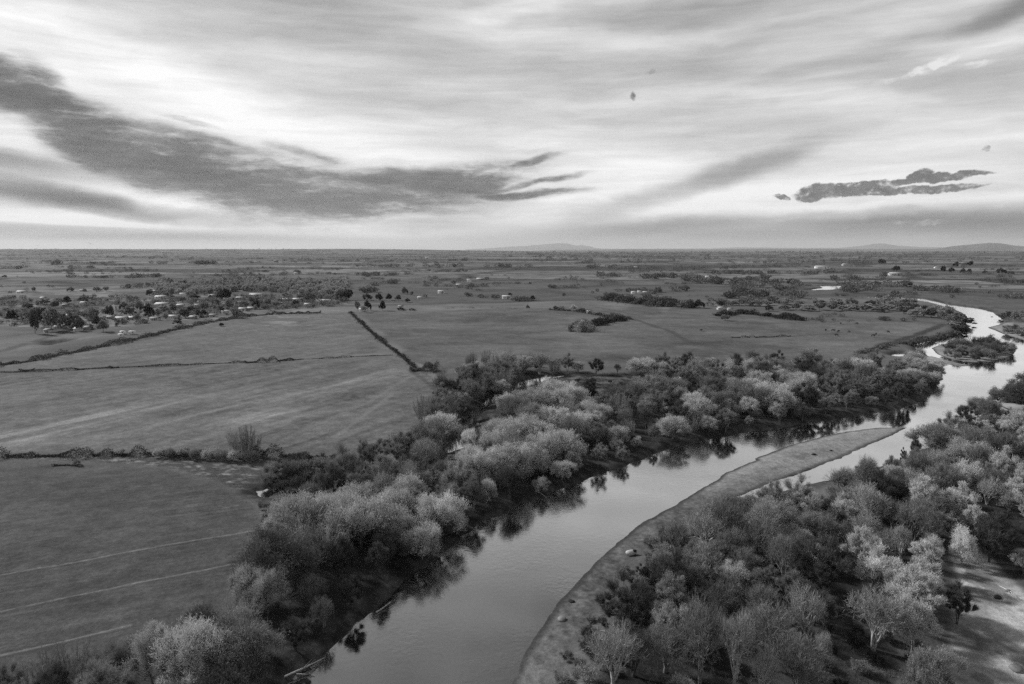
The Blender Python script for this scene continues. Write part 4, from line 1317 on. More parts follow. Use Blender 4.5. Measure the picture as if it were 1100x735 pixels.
def in_poly_points(poly, k, rng):
    P = np.array(poly)
    x = rng.uniform(P[:, 0].min(), P[:, 0].max(), k); y = rng.uniform(P[:, 1].min(), P[:, 1].max(), k)
    px, py = proj(x, y, 0)
    m = (sdist(poly, x, y) < 0) & (px > -60) & (px < 1170) & (py < 800)
    return x[m], y[m]


rng = np.random.default_rng(8)
xs, ys, hs = [], [], []
for poly, k in ((woodL, 520000), (woodR, 420000)):
    x, y = in_poly_points(poly, k, rng)
    xs.append(x); ys.append(y)
x = np.concatenate(xs); y = np.concatenate(ys)
cl_ = fbm(x / 3.2, y / 3.2, 140, 3)
z, sw = terrain(x, y)
keep = (rng.random(len(x)) < sstep(.40, .62, cl_)) & (sw > .5)
x, y, z, cl_ = x[keep], y[keep], z[keep], cl_[keep]
hh = (.2 + 2.6 * np.clip(cl_ - .42, 0, 1) * 2) * rng.uniform(.2, 1, len(x))
C = np.stack([x, y, z + hh * .6], 1)
Dd = unit(np.stack([rng.normal(size=len(x)) * .45, rng.normal(size=len(x)) * .45, rng.uniform(.3, 1, len(x))], 1))
ug = scatter_mesh('undergrowth', C, Dd, .55 * rng.uniform(.6, 1.4, len(x)), .07, M['brush'])

# rough dead grass on banks, gravel edges and beside the hedge
xs, ys = [], []
for poly, k in ((rough, 60000), (gravel[0], 60000), (dark_floor, 40000), (gap[0], 60000)):
    x, y = in_poly_points(poly, k, rng); xs.append(x); ys.append(y)
x = np.concatenate(xs); y = np.concatenate(ys)
c2 = fbm(x / 2.5, y / 2.5, 150, 3)
z, sw = terrain(x, y)
keep = (rng.random(len(x)) < sstep(.5, .66, c2)) & (sw > 2.5)
x, y, z = x[keep], y[keep], z[keep]
C = np.stack([x, y, z + .12], 1)
Dd = unit(np.stack([rng.normal(size=len(x)) * .7, rng.normal(size=len(x)) * .7, rng.uniform(.3, 1, len(x))], 1))
scatter_mesh('rough_grass', C, Dd, .38 * rng.uniform(.6, 1.4, len(x)), .05, mat('dry_grass', .17, .9, .5, .2, 0, .2))


NS = 300


def far_masses():
    """tree lines and woods too far off to count"""
    rng = np.random.default_rng(15)
    global T_vil
    T = []   # px, py, width px, height px

    def line(x0, y0, x1, y1, h_, dens=1.0, jy=.4, w=None):
        k = max(2, int(abs(x1 - x0) / (w or (h_ * .9)) * dens))
        for i in range(k):
            f = rng.random()
            T.append((x0 + (x1 - x0) * f, y0 + (y1 - y0) * f + rng.normal() * jy, h_ * rng.uniform(1.0, 2.4), h_ * rng.uniform(.4, .95)))
    for a in ((205, 283.5, 234, 283.5, 4.6, 3, .1), (205, 297, 252, 296, 3, 1, .5), (235, 296.5, 305, 295.5, 3, 1.5, .3), (300, 296, 333, 293, 4, 1, .5),
              (5, 289, 30, 288, 5, 1.6, .6), (54, 285, 64, 285, 5, 1.5, .3), (74, 289, 104, 288.5, 4, 1.5, .4), (110, 284, 122, 283, 4, 1.5, .3), (160, 283, 178, 283, 4, 1, .3),
              (136, 298, 179, 297, 5, 1.6, .4), (106, 297, 160, 297.5, 2, .6, .4), (130, 310, 200, 308, 5, 1.2, .6), (150, 307, 175, 306, 4, .8, .5),
              (365, 281, 385, 281, 3, 1.5, .2), (390, 287, 442, 286.5, 3.5, 1.6, .4), (388, 297, 445, 295, 5, 1.5, .5), (355, 300, 375, 300, 4, 1.3, .4), (392, 308, 425, 305, 5.5, 1.6, .5), (455, 300, 474, 300, 4, 1.2, .3),
              (387, 314, 408, 314, 7, 1.2, .4), (455, 287, 496, 286, 4.5, 1.5, .8), (480, 281, 505, 280, 3.5, 1, .3), (520, 287, 548, 287, 5, 1.8, .3), (490, 303, 500, 302, 5, 1.2, .3),
              (490, 309, 520, 313, 3, 1.2, .3), (500, 317, 535, 321, 4.5, 1.2, .6), (520, 306, 550, 305, 2.5, 1, .3), (520, 297, 545, 297, 2.5, .6, 1.0),
              (550, 323.5, 576, 323, 6, 1.5, .3), (545, 305, 575, 305.5, 2.6, 1, .2), (585, 279, 620, 279, 4, 1.2, .4), (540, 288, 570, 287, 4, 1, .5), (622, 284, 640, 283, 4, 1.3, .6), (628, 288, 670, 287, 4.5, 1.5, .6),
              (636, 297, 673, 297, 6, 1.5, .5), (688, 300, 730, 299, 7, 1.2, 1.0), (660, 282, 740, 281, 3, .8, .8), (672, 291, 700, 290, 4, 1.3, .8), (700, 289, 760, 288, 3.5, 1.2, .4),
              (660, 314, 700, 313, 5, 1.2, .5), (650, 320, 720, 323, 6.5, 1.0, .8), (700, 316, 740, 312, 7, .8, 1.2), (690, 326, 745, 328, 7, 1.2, .6), (640, 322, 665, 321, 6, 1, .4),
              (540, 276, 760, 275.5, 2.6, .9, .7), (480, 271.2, 1110, 271, 2.0, .9, .35), (-20, 270.6, 480, 270.8, 1.2, .35, .4), (560, 273.2, 1000, 273, 1.8, 1.0, .5), (600, 278, 1000, 278, 3, .7, 1.2), (740, 283, 1000, 282, 3.5, .7, 1.2), (760, 294, 840, 295, 5, 1.5, .6), (797, 296, 845, 294, 4, 1.5, .4),
              (720, 291, 800, 290, 4, .8, .8), (845, 296, 900, 294, 4.5, .9, 1), (870, 295, 905, 294, 6, 1.3, .8), (895, 302, 960, 300, 6, 1.1, 1.2), (735, 303, 800, 306, 8, 1.2, 1.2), (720, 300, 790, 302, 6, 1, 1),
              (785, 308, 860, 306, 7, 1.4, 1.5), (790, 313, 850, 312, 8, 1.3, 1.2), (775, 320, 870, 318, 9, 1.5, 1.6), (800, 325, 880, 324, 9, 1.2, 1.2), (720, 327, 790, 327, 8, 1.2, 1.3), (780, 302, 845, 301, 6, 1.0, 1.2),
              (845, 311, 862, 310, 5, 1.2, .4), (900, 314, 960, 313, 8, 1.4, 1.4), (905, 308, 975, 306, 8, 1.3, 1.6), (940, 318, 985, 316, 6, 1.2, .8), (985, 312, 1040, 313.5, 7, 1.8, .8), (1040, 315, 1070, 315, 4, 1, .8),
              (1070, 320, 1110, 319, 7, 1.6, .6), (1060, 308, 1110, 306, 3, 1.2, 1), (910, 284, 950, 283, 5, 1.4, .6), (955, 293, 1000, 292, 3, 1.3, .3), (960, 282, 1100, 279, 2.6, .6, 1.0), (1000, 297, 1060, 300, 2.5, .4, 1.5),
              (1075, 303, 1110, 302, 5, 1.6, .4), (1030, 280, 1070, 279, 3, 1, .8), (1085, 277, 1110, 276, 4, 1, .3), (880, 277, 1000, 275.5, 3, .8, .8), (0, 277, 180, 276, 2, .35, 1.2), (200, 280, 500, 278, 2.2, .4, 1.5),
              (0, 322, 25, 321, 4, .8, .6), (0, 309, 60, 310, 3, .5, 1), (5, 316, 15, 316, 4, 1.3, .3), (460, 331, 560, 332, 2, .4, .5), (870, 344, 915, 346, 4, 1.0, .6), (880, 340, 960, 344, 5, .6, 1.2), (930, 345, 985, 344, 4.5, .6, .8)):
        line(*a[:5], *a[5:])
    for i in range(230):
        py = 272 + 38 * rng.random() ** 1.5
        px = rng.uniform(-20, 1120)
        if px < 380 and 298 < py < 345:
            continue
        hh_ = rng.uniform(1.2, 2.4) * (.6 + (py - 270) / 26)
        ln_ = rng.uniform(8, 60)
        line(px, py, px + ln_, py + rng.uniform(-.8, .5), hh_, rng.uniform(.6, 1.6), .25)
    np0 = len(T)
    # the pale leafless wood behind the village
    for i in range(520):
        f = rng.random(); g = rng.random() ** .8
        T.append((168 + f * 205, 302 + g * 14 + 2 * math.sin(f * 9), 6.5 * rng.uniform(.7, 1.2), 6 * rng.uniform(.7, 1.2)))
    npale = 520
    # light scatter of single far trees everywhere
    for i in range(NS):
        py = 271.5 + 50 * rng.random() ** 1.7
        px = rng.uniform(-30, 1130)
        if px < 380 and 306 < py < 345:
            continue
        if px < 500 and rng.random() < .35:
            continue
        s = rng.uniform(.7, 1.7) * (.6 + (py - 270) / 30)
        T.append((px, py, s * 1.3, s))
    allV = {0: [], 1: []}
    for idx_, (px, py, w_, h_) in enumerate(T):
        x, y = at(px, py)
        s = ppm(x, y)
        h, w = h_ / s, w_ / s
        z0 = gz(x, y)
        k = int(np.clip(30 * h_, 26, 260))
        d = unit(rng.normal(size=(k, 3)))
        r = rng.uniform(.45, 1, (k, 1)) ** .6
        P_ = d * r * np.array([w / 2, w / 2, h * .5])
        P_ *= (1 + .35 * np.sin(d[:, :1] * 5 + idx_) * np.cos(d[:, 2:3] * 4 + idx_ * 1.7))
        P_ += np.array([x, y, z0 + h * .46])
        Dd = unit(d * .6 + rng.normal(size=(k, 3)) * .6 + np.array([0, 0, .5]))
        V, _ = kites(P_, Dd, h * .30, h * .17, rng)
        allV[1 if np0 <= idx_ < np0 + npale else 0].append(V)
    # low scrub and garden bushes between the houses
    sv = []
    for i in range(620):
        px = rng.uniform(-10, 372); top = np.interp(px, [0, 120, 200, 372], [322, 320, 318, 318]); bot = np.interp(px, [0, 60, 120, 200, 260, 372], [350, 358, 352, 344, 336, 329])
        py = rng.uniform(top, bot)
        x, y = at(px, py); s = ppm(x, y)
        h = rng.uniform(2.2, 5.5) / s; w = rng.uniform(4, 12) / s
        d = unit(rng.normal(size=(90, 3)) + np.array([0, 0, .3])); r = rng.uniform(.4, 1, (90, 1))
        P_ = d * r * np.array([w / 2, w / 2, h * .5]) * (1 + .4 * np.sin(d[:, :1] * 5 + i)) + np.array([x, y, gz(x, y) + h * .4])
        sv.append(kites(P_, unit(d + rng.normal(size=(90, 3)) * .6), h * .35, h * .2, rng)[0])
    V = np.concatenate(sv)
    o = link('village_scrub', new_mesh('village_scrub', V, np.arange(len(V)).reshape(-1, 4), None, [mat('scrub', .2, .9, .6, .03, 0, .2)])); o['kind'] = 'stuff'
    V = np.concatenate(allV[0])
    o = link('far_woodland', new_mesh('far_woodland', V, np.arange(len(V)).reshape(-1, 4), None, [M['brush_far']])); o['kind'] = 'stuff'
    V = np.concatenate(allV[1])
    o = link('leafless_woodland', new_mesh('leafless_woodland', V, np.arange(len(V)).reshape(-1, 4), None, [mat('far_twigs', .34, .9, .3, .01, 0, .2)])); o['kind'] = 'stuff'


far_masses()


# ------------------------------------------------------------------ buildings
def house(px, py, wpx, hpx, wall, roof, name, label, cat, depth=None, rz=0.0, pitch=.35, group='houses and sheds of the valley', openings=True, minw=4.0):
    x, y = at(px, py)
    s = ppm(x, y)
    w = max(wpx / s, minw); h = max(hpx / s, 2.4)
    d = depth or max(5.0, min(w * .6, 11))
    root = bpy.data.objects.new(name, None); COL.objects.link(root)
    root.location = (x, y + d / 2, gz(x, y + d / 2) - .1)
    root.rotation_euler = (0, 0, rz)
    root['label'] = label; root['category'] = cat; root['group'] = group
    rh = d / 2 * pitch
    wh = max(h - rh * .6, 2.0)
    b = MB()
    X0, Y0 = w / 2, d / 2
    V = [[-X0, -Y0, 0], [X0, -Y0, 0], [X0, Y0, 0], [-X0, Y0, 0], [-X0, -Y0, wh], [X0, -Y0, wh], [X0, Y0, wh], [-X0, Y0, wh], [-X0, 0, wh + rh - .05], [X0, 0, wh + rh - .05]]
    b.add(V, [[0, 1, 5, 4], [2, 3, 7, 6], [1, 2, 6, 5], [3, 0, 4, 7], [5, 6, 9, 9], [7, 4, 8, 8]])
    me = b.mesh('wall', M[wall]); me.validate()
    link('wall', me, root)
    r = MB(); o_ = .4; th = .18
    for sy in (-1, 1):
        ye = sy * (Y0 + o_); ze = wh - rh * o_ / Y0
        a = [[-X0 - o_, ye, ze], [X0 + o_, ye, ze], [X0 + o_, 0, wh + rh], [-X0 - o_, 0, wh + rh]]
        t_ = [[p[0], p[1], p[2] + th] for p in a]
        r.add(a + t_, [[0, 1, 2, 3], [4, 7, 6, 5], [0, 4, 5, 1], [1, 5, 6, 2], [2, 6, 7, 3], [3, 7, 4, 0]])
    link('roof', r.mesh('roof', M[roof]), root)
    if openings and w * s > 6:
        dr = MB(); dr.box((w * .18, -Y0 - .03, wh * .42), (min(2.6, w * .2), .08, wh * .8)); link('door', dr.mesh('door', M['door']), root)
        for q in (-.32, -.08, .38):
            wi_ = MB(); wi_.box((w * q, -Y0 - .03, wh * .58), (min(1.4, w * .1), .08, wh * .3)); link('window', wi_.mesh('window', M['glass']), root)
    return root


H = [
    (22, 315.5, 9, 1.8, 'white_paint', 'roof_pale', 'shed', 'long white shed alone on the far field behind the dark trees'),
    (45, 322.5, 4, 2, 'pale_wall', 'roof_pale', 'house', 'small pale house above the dark tree end of the village'),
    (88, 314, 6, 2, 'pale_wall', 'roof_mid', 'house', 'low pale house between round bushes behind the village'),
    (89, 327.5, 6, 2.2, 'white_paint', 'roof_pale', 'house', 'white house on the upper edge of the village'),
    (69, 330, 5, 2, 'grey_wall', 'roof_mid', 'house', 'grey house half hidden above the biggest village trees'),
    (71, 341, 7, 3, 'pale_wall', 'roof_pale', 'house', 'pale house seen between the big round village trees'),
    (63, 353.5, 9, 3.4, 'pale_wall', 'roof_pale', 'house', 'pale house in front of the grey village tree'),
    (50, 358, 6, 3, 'pale_wall', 'roof_mid', 'house', 'low house below the tall dark village tree'),
    (82, 356.5, 5, 3, 'pale_wall', 'roof_pale', 'shed', 'small pale shed at the front edge of the village'),
    (91, 355, 6, 3, 'grey_wall', 'roof_pale', 'shed', 'grey shed beside the small pale one at the village front'),
    (129, 344.3, 12, 3.2, 'white_paint', 'roof_pale', 'house', 'widest white house at the front of the village'),
    (141, 344, 8, 2.2, 'pale_wall', 'roof_pale', 'house', 'pale house next to the widest white house'),
    (118, 343, 8, 2.5, 'white_paint', 'roof_mid', 'house', 'white house under the black tree at the village front'),
    (172, 321.5, 12, 2, 'white_paint', 'roof_pale', 'shed', 'upper of the two long white village sheds'),
    (173, 328.5, 14, 2.2, 'white_paint', 'roof_pale', 'shed', 'lower of the two long white village sheds'),
    (167, 315, 8, 1.8, 'grey_wall', 'roof_mid', 'shed', 'grey shed at the top of the village by the leafless wood'),
    (185, 342, 10, 2.4, 'white_paint', 'roof_pale', 'house', 'low white house on the village front lane'),
    (165, 344.5, 9, 2.8, 'pale_wall', 'roof_mid', 'house', 'pale house with dark roof on the village front lane'),
    (154, 331, 7, 3, 'pale_wall', 'roof_pale', 'house', 'pale house beneath the black village tree'),
    (274, 319, 13, 1.7, 'white_paint', 'roof_pale', 'shed', 'thin white shed at the foot of the leafless wood'),
    (306, 323.8, 12, 2, 'white_paint', 'roof_pale', 'shed', 'first half of the longest white shed row in the village'),
    (319, 323.5, 10, 2, 'white_paint', 'roof_pale', 'shed', 'second half of the longest white shed row in the village'),
    (260, 333.5, 8, 2.2, 'white_paint', 'roof_pale', 'house', 'white house on the hedge side of the village middle'),
    (269, 333, 7, 2, 'pale_wall', 'roof_pale', 'house', 'pale house beside the white one on the hedge side'),
    (227, 320, 6, 2, 'pale_wall', 'roof_pale', 'house', 'small pale house behind the big black village tree'),
    (196, 318.5, 6, 2, 'white_paint', 'roof_pale', 'house', 'white house close under the leafless wood'),
    (257, 322, 7, 2.4, 'pale_wall', 'roof_pale', 'house', 'pale house just past the big black village tree'),
    (242, 336.5, 8, 2.4, 'white_paint', 'roof_pale', 'house', 'bright house at the village edge above the hedge'),
    (193, 331, 7, 4, 'pale_wall', 'roof_pale', 'house', 'tall pale house in the village middle'),
    (212, 330, 6, 3, 'pale_wall', 'roof_mid', 'house', 'pale house with grey roof in the village middle'),
    (256, 327, 8, 2.6, 'pale_wall', 'roof_pale', 'house', 'pale house behind the grey village trees'),
    (228, 341, 7, 2.6, 'pale_wall', 'roof_mid', 'house', 'pale house at the hedge below the middle of the village'),
    (206, 343, 6, 2.4, 'grey_wall', 'roof_pale', 'house', 'grey house on the front lane in the village middle'),
    (346, 325.8, 16, 1.6, 'pale_wall', 'roof_pale', 'shed', 'long low shed at the far end of the village'),
    (330, 329, 6, 2, 'grey_wall', 'roof_pale', 'house', 'grey house at the far end of the village'),
    (388, 335, 4, 2.4, 'white_paint', 'roof_pale', 'house', 'small white house at the top of the diagonal ditch'),
    (430, 333, 3.6, 4.4, 'pale_wall', 'roof_mid', 'house', 'narrow gabled house beyond the top of the diagonal ditch'),
    (474, 315, 7, 2.8, 'white_paint', 'roof_pale', 'barn', 'white barn alone on the middle distance fields'),
    (451, 321, 5, 1.8, 'pale_wall', 'roof_pale', 'shed', 'small pale shed between the tree line and the lone barn'),
    (544, 321, 9, 3.2, 'white_paint', 'roof_pale', 'barn', 'bright white barn beside a dark round tree clump'),
    (504, 303, 5, 3, 'white_paint', 'roof_pale', 'house', 'white farmhouse far behind the centre field'),
    (516, 300.5, 8, 1.5, 'pale_wall', 'roof_pale', 'shed', 'long pale shed next to the far farmhouse'),
    (493, 307.5, 6, 1.5, 'pale_wall', 'roof_pale', 'shed', 'low shed in front of the far farmhouse'),
    (459, 277, 5, 1.2, 'pale_wall', 'roof_pale', 'shed', 'tiny pale building close to the horizon'),
    (276, 283, 6, 2, 'pale_wall', 'roof_mid', 'house', 'far farmhouse past the dark block of trees'),
    (296, 282, 4, 2, 'grey_wall', 'roof_mid', 'house', 'far grey house past the dark block of trees'),
    (318, 295, 4, 2.4, 'pale_wall', 'roof_pale', 'house', 'pale farmhouse above the leafless wood'),
    (681, 316, 5, 2.4, 'white_paint', 'roof_pale', 'shed', 'first white shed of the farm by the dark tree line'),
    (687, 316, 4, 2.8, 'white_paint', 'roof_pale', 'shed', 'taller middle white shed of the farm by the dark tree line'),
    (693, 316, 5, 2.2, 'white_paint', 'roof_pale', 'shed', 'last white shed of the farm by the dark tree line'),
    (683, 288, 4, 1.4, 'white_paint', 'roof_pale', 'shed', 'far white shed above the farm tree line'),
    (633, 337, 5, 1.8, 'white_paint', 'roof_pale', 'shelter', 'white field shelter on the line behind the brush tongue'),
    (545, 287, 4, 2, 'pale_wall', 'roof_pale', 'house', 'far pale house in the trees beyond the white barn'),
    (762, 299, 7, 2, 'white_paint', 'roof_pale', 'house', 'white house in the woods of the middle distance'),
    (884, 288.5, 15, 2.6, 'white_paint', 'roof_pale', 'barn', 'large white barn far beyond the pond'),
    (774, 333, 5, 2.2, 'pale_wall', 'roof_pale', 'shelter', 'pale shelter on the far edge of the grazing field'),
    (785, 334, 5, 2.6, 'pale_wall', 'roof_mid', 'shelter', 'grey roofed shelter on the far edge of the grazing field'),
    (908, 285, 5, 2, 'pale_wall', 'roof_pale', 'house', 'far house beyond the big white barn'),
    (963, 297, 13, 3, 'pale_wall', 'roof_pale', 'house', 'pale farmhouse in the trees above the far river strip'),
    (1006, 288, 3.4, 1.5, 'white_paint', 'roof_pale', 'shed', 'tiny white shed on the strip fields under the round hill'),
    (1035, 286, 8, 3.6, 'grey_wall', 'roof_mid', 'house', 'grey farmhouse between black trees under the round hill'),
]
for (px, py, w_, h_, wa, ro, nm, lb) in H:
    house(px, py, w_, h_, wa, ro, nm, lb, nm, rz=random.uniform(-.12, .12))

# silo: the slim white upright in the village
x, y = at(123, 338)
sil = MB(); rr = 1.0
sil.tube([(0, 0, 0), (0, 0, 8.5)], [rr, rr], 16)
root = bpy.data.objects.new('silo', None); COL.objects.link(root); root.location = (x, y, gz(x, y))
root['label'] = 'slim white upright silo among the village trees'; root['category'] = 'silo'
link('barrel', sil.mesh('barrel', M['white_paint'], True), root)
cap = MB(); cap.tube([(0, 0, 8.5), (0, 0, 9.0), (0, 0, 9.4)], [rr * 1.06, rr * .7, .03], 16); link('cap', cap.mesh('cap', M['roof_pale'], True), root)

# the house by the river at the edge of the picture
x, y = at(1103, 448)
root = bpy.data.objects.new('river_house', None); COL.objects.link(root)
root.location = (x, y, gz(x, y)); root.rotation_euler = (0, 0, -.15)
root['label'] = 'low house with a flat pale roof between trees by the river'; root['category'] = 'house'
b = MB(); b.box((0, 0, 1.6), (15, 8, 3.2)); link('wall', b.mesh('wall', M['grey_wall']), root)
b = MB(); b.box((0, 0, 3.4), (16.4, 9.4, .35)); rf = link('roof', b.mesh('roof', M['roof_mid']), root)
b = MB(); b.box((3, 1, 4.1), (.9, .9, 1.1)); link('chimney', b.mesh('chimney', M['grey_wall']), rf)
for q in (-5, -2, 4):
    b = MB(); b.box((q, -4.03, 1.8), (1.5, .08, 1.1)); link('window', b.mesh('window', M['glass']), root)
b = MB(); b.box((1.2, -4.03, 1.1), (1.0, .08, 2.1)); link('door', b.mesh('door', M['door']), root)


# small white trailers on the ground before the village
def trailer(px, py, w_, label):
    x, y = at(px, py); s = ppm(x, y)
    L_ = max(w_ / s, 3)
    root = bpy.data.objects.new('trailer', None); COL.objects.link(root)
    root.location = (x, y, gz(x, y)); root.rotation_euler = (0, 0, random.uniform(-.3, .3))
    root['label'] = label; root['category'] = 'trailer'; root['group'] = 'white trailers parked before the village'
    b = MB(); b.box((0, 0, 1.6), (L_, 2.3, 2.1)); link('body', b.mesh('body', M['white_paint']), root)
    b = MB(); b.box((L_ * .15, -1.17, 1.8), (1.0, .06, .6)); link('window', b.mesh('window', M['glass']), root)
    for q in (-.9, .9):
        for sy in (-1, 1):
            b = MB(); b.tube([(q, sy * .95, .42), (q, sy * 1.15, .42)], [.42, .42], 12); link('wheel', b.mesh('wheel', M['hide_black']), root)
    b = MB(); b.tube([(L_ / 2, 0, .7), (L_ / 2 + 1.1, 0, .6)], [.06, .06], 5); link('tow_bar', b.mesh('tow_bar', M['grey_wall']), root)


trailer(142, 359.5, 6, 'longer white trailer parked on the ground before the village')
trailer(132, 359.5, 3, 'shorter white trailer beside the longer one before the village')
trailer(130, 363, 3, 'white trailer nearest the dark hedge before the village')

# ------------------------------------------------------------------ cattle
cb = bpy.data.meshes.new('cow_body')
sk = [(-.9, 0, 1.15, .30), (-.45, 0, 1.12, .40), (.1, 0, 1.10, .43), (.6, 0, 1.18, .38), (.95, 0, 1.2, .24), (1.3, 0, 1.0, .16), (1.6, 0, .75, .12),
      (-.85, .22, .95, .2), (-.95, .24, .6, .09), (-.88, .24, 0.05, .06), (-.85, -.22, .95, .2), (-.95, -.24, .6, .09), (-.78, -.24, .05, .06),
      (.62, .2, .85, .16), (.62, .22, .45, .08), (.66, .22, .05, .06), (.62, -.2, .85, .16), (.62, -.22, .45, .08), (.56, -.22, .05, .06), (-1.12, 0, 1.1, .06), (-1.2, 0, .6, .03)]
ed = [(0, 1), (1, 2), (2, 3), (3, 4), (4, 5), (5, 6), (0, 7), (7, 8), (8, 9), (0, 10), (10, 11), (11, 12), (3, 13), (13, 14), (14, 15), (3, 16), (16, 17), (17, 18), (0, 19), (19, 20)]
cb.from_pydata([s[:3] for s in sk], ed, [])
co = bpy.data.objects.new('cow_tmp', cb); COL.objects.link(co)
md = co.modifiers.new('skin', 'SKIN')
for i, s in enumerate(sk):
    cb.skin_vertices[0].data[i].radius = (s[3], s[3])
cb.skin_vertices[0].data[0].use_root = True
sb = co.modifiers.new('sub', 'SUBSURF'); sb.levels = 1
dg = bpy.context.evaluated_depsgraph_get()
cowm = bpy.data.meshes.new_from_object(co.evaluated_get(dg)); cowm.materials.clear(); cowm.materials.append(M['hide_black'])
bpy.data.objects.remove(co)
for (px, py, lb) in ((753, 356, 'black cow grazing alone nearer the centre field'), (883, 346.6, 'black cow farthest back by the brush line'), (903, 349, 'black cow standing behind the close group of three'),
                     (887, 356, 'black cow on the centre field side of the close group'), (895, 356.6, 'uppermost cow of the close group of three'), (900.5, 357.6, 'outermost cow of the close group of three'),
                     (898.5, 361.5, 'nearest cow of the close group of three'), (920, 349, 'black cow alone between the group and the far bend'), (912, 358, 'black cow halfway to the wood from the group'),
                     (954, 358, 'black cow nearest the curving ditch'), (938, 362, 'cow of a standing pair near the wood, nearer one'), (941, 360, 'cow of a standing pair near the wood, farther one')):
    x, y = at(px, py)
    o = link('cow', cowm, None, (x, y, gz(x, y)), random.uniform(0, 6.28), (1.15, 1.15, 1.15))
    o['label'] = lb; o['category'] = 'cow'; o['group'] = 'black cattle grazing by the far bend'


# ------------------------------------------------------------------ stones, driftwood, birds
def rock(seed, s, m, squash=(1, 1, .7)):
    rng = np.random.default_rng(seed)
    th = np.linspace(0, math.pi, 9); ph = np.linspace(0, 2 * math.pi, 14, endpoint=False)
    V = []
    for a in th:
        for b_ in ph:
            d = np.array([math.sin(a) * math.cos(b_), math.sin(a) * math.sin(b_), math.cos(a)])
            k = 1 + .35 * (vn(d[0] * 1.7 + seed, d[1] * 1.7 + d[2] * 1.3, seed) - .5) + .2 * (vn(d[0] * 4 + seed, d[1] * 4 + d[2] * 3, seed) - .5)
            V.append(d * k * s * np.array(squash))
    i = np.arange(9 * 14).reshape(9, 14)
    Qk = np.stack([i[:-1], np.roll(i, -1, 1)[:-1], np.roll(i, -1, 1)[1:], i[1:]], -1).reshape(-1, 4)
    return new_mesh('rock', V, Qk, None, [M[m]], True)


x, y = at(678, 592)
root = bpy.data.objects.new('boulder', None); COL.objects.link(root); root.location = (x, y, gz(x, y) + .5)
root['label'] = 'big white boulder with a dark lump on the brushy shore'; root['category'] = 'boulder'
link('stone', rock(3, .85, 'stone_pale', (1.25, .8, .7)), root)
link('dark_hollow', rock(5, .5, 'stone_dark', (1, .7, .7)), root, (.65, -.1, .42))  # solid dark stone lump set against the pale one
for i, (px, py, s, m, lb) in enumerate(((874.5, 485.5, .8, 'stone_dark', 'dark lone stone in the middle of the gravel bar'), (893, 481, .5, 'stone_dark', 'smaller dark stone towards the tip of the gravel bar'),
                                        (604, 659, .9, 'stone_grey', 'grey flat stone on the near gravel shore'), (614, 640, .6, 'stone_dark', 'small dark stone up the near gravel shore'),
                                        (1072, 640, .8, 'stone_dark', 'dark stone on the pale sand past the sand channel'), (1083, 633, .6, 'stone_grey', 'grey stone next to the dark one past the sand channel'),
                                        (1092, 716, 1.1, 'stone_grey', 'flat grey stone at the near end of the pale sand'))):
    x, y = at(px, py)
    o = link('stone', rock(20 + i, s, m, (1, .8, .4)), None, (x, y, gz(x, y) + .08), random.uniform(0, 6))
    o['label'] = lb; o['category'] = 'stone'


def log(p, q, r, label, m='driftwood', twigs=3, lift=.3):
    (x0, y0), (x1, y1) = at(*p), at(*q)
    z0, z1 = max(gz(x0, y0), WZ), max(gz(x1, y1), WZ)
    rng = np.random.default_rng(int(p[0]))
    a = np.array([0, 0, lift * .4]); b_ = np.array([x1 - x0, y1 - y0, z1 - z0 + lift])
    tb = MB()
    mid = (a + b_) / 2 + rng.normal(size=3) * .05 * np.linalg.norm(b_)
    tb.tube([a, mid, b_], [r, r * .8, r * .35], 6)
    for k in range(twigs):
        f = rng.uniform(.4, .95); s = a + (b_ - a) * f
        d = unit((b_ - a) / np.linalg.norm(b_ - a) + rng.normal(size=3) * .6 + np.array([0, 0, .3]))
        tb.tube([s, s + d * np.linalg.norm(b_) * .22], [r * .4, r * .1], 4)
    o = link('driftwood_log', tb.mesh('driftwood_log', M[m]), None, (x0, y0, z0))
    o['label'] = label; o['category'] = 'log'


log((645, 678), (662, 685), .09, 'thin pale fallen log in the brush near the gravel shore', twigs=0)
log((688, 668), (703, 656), .09, 'pale fallen log leaning under the small leafless tree', twigs=1)
log((305, 722), (348, 700), .14, 'pale branching driftwood at the foot of the near dark bank', twigs=6)
log((318, 716), (338, 716), .09, 'short pale driftwood beside the branching one', twigs=4)
log((404, 651), (420, 641), .12, 'grey driftwood lying where the small gravel strip starts', twigs=3)
log((575, 525), (588, 531), .12, 'grey log on the bank edge at the mid reach', twigs=2)
log((1040, 361), (1043, 358), .2, 'thin snag sticking out at the far bend', twigs=1)
log((1074, 628), (1092, 640), .10, 'pale branch lying on the sand past the sand channel', twigs=4)

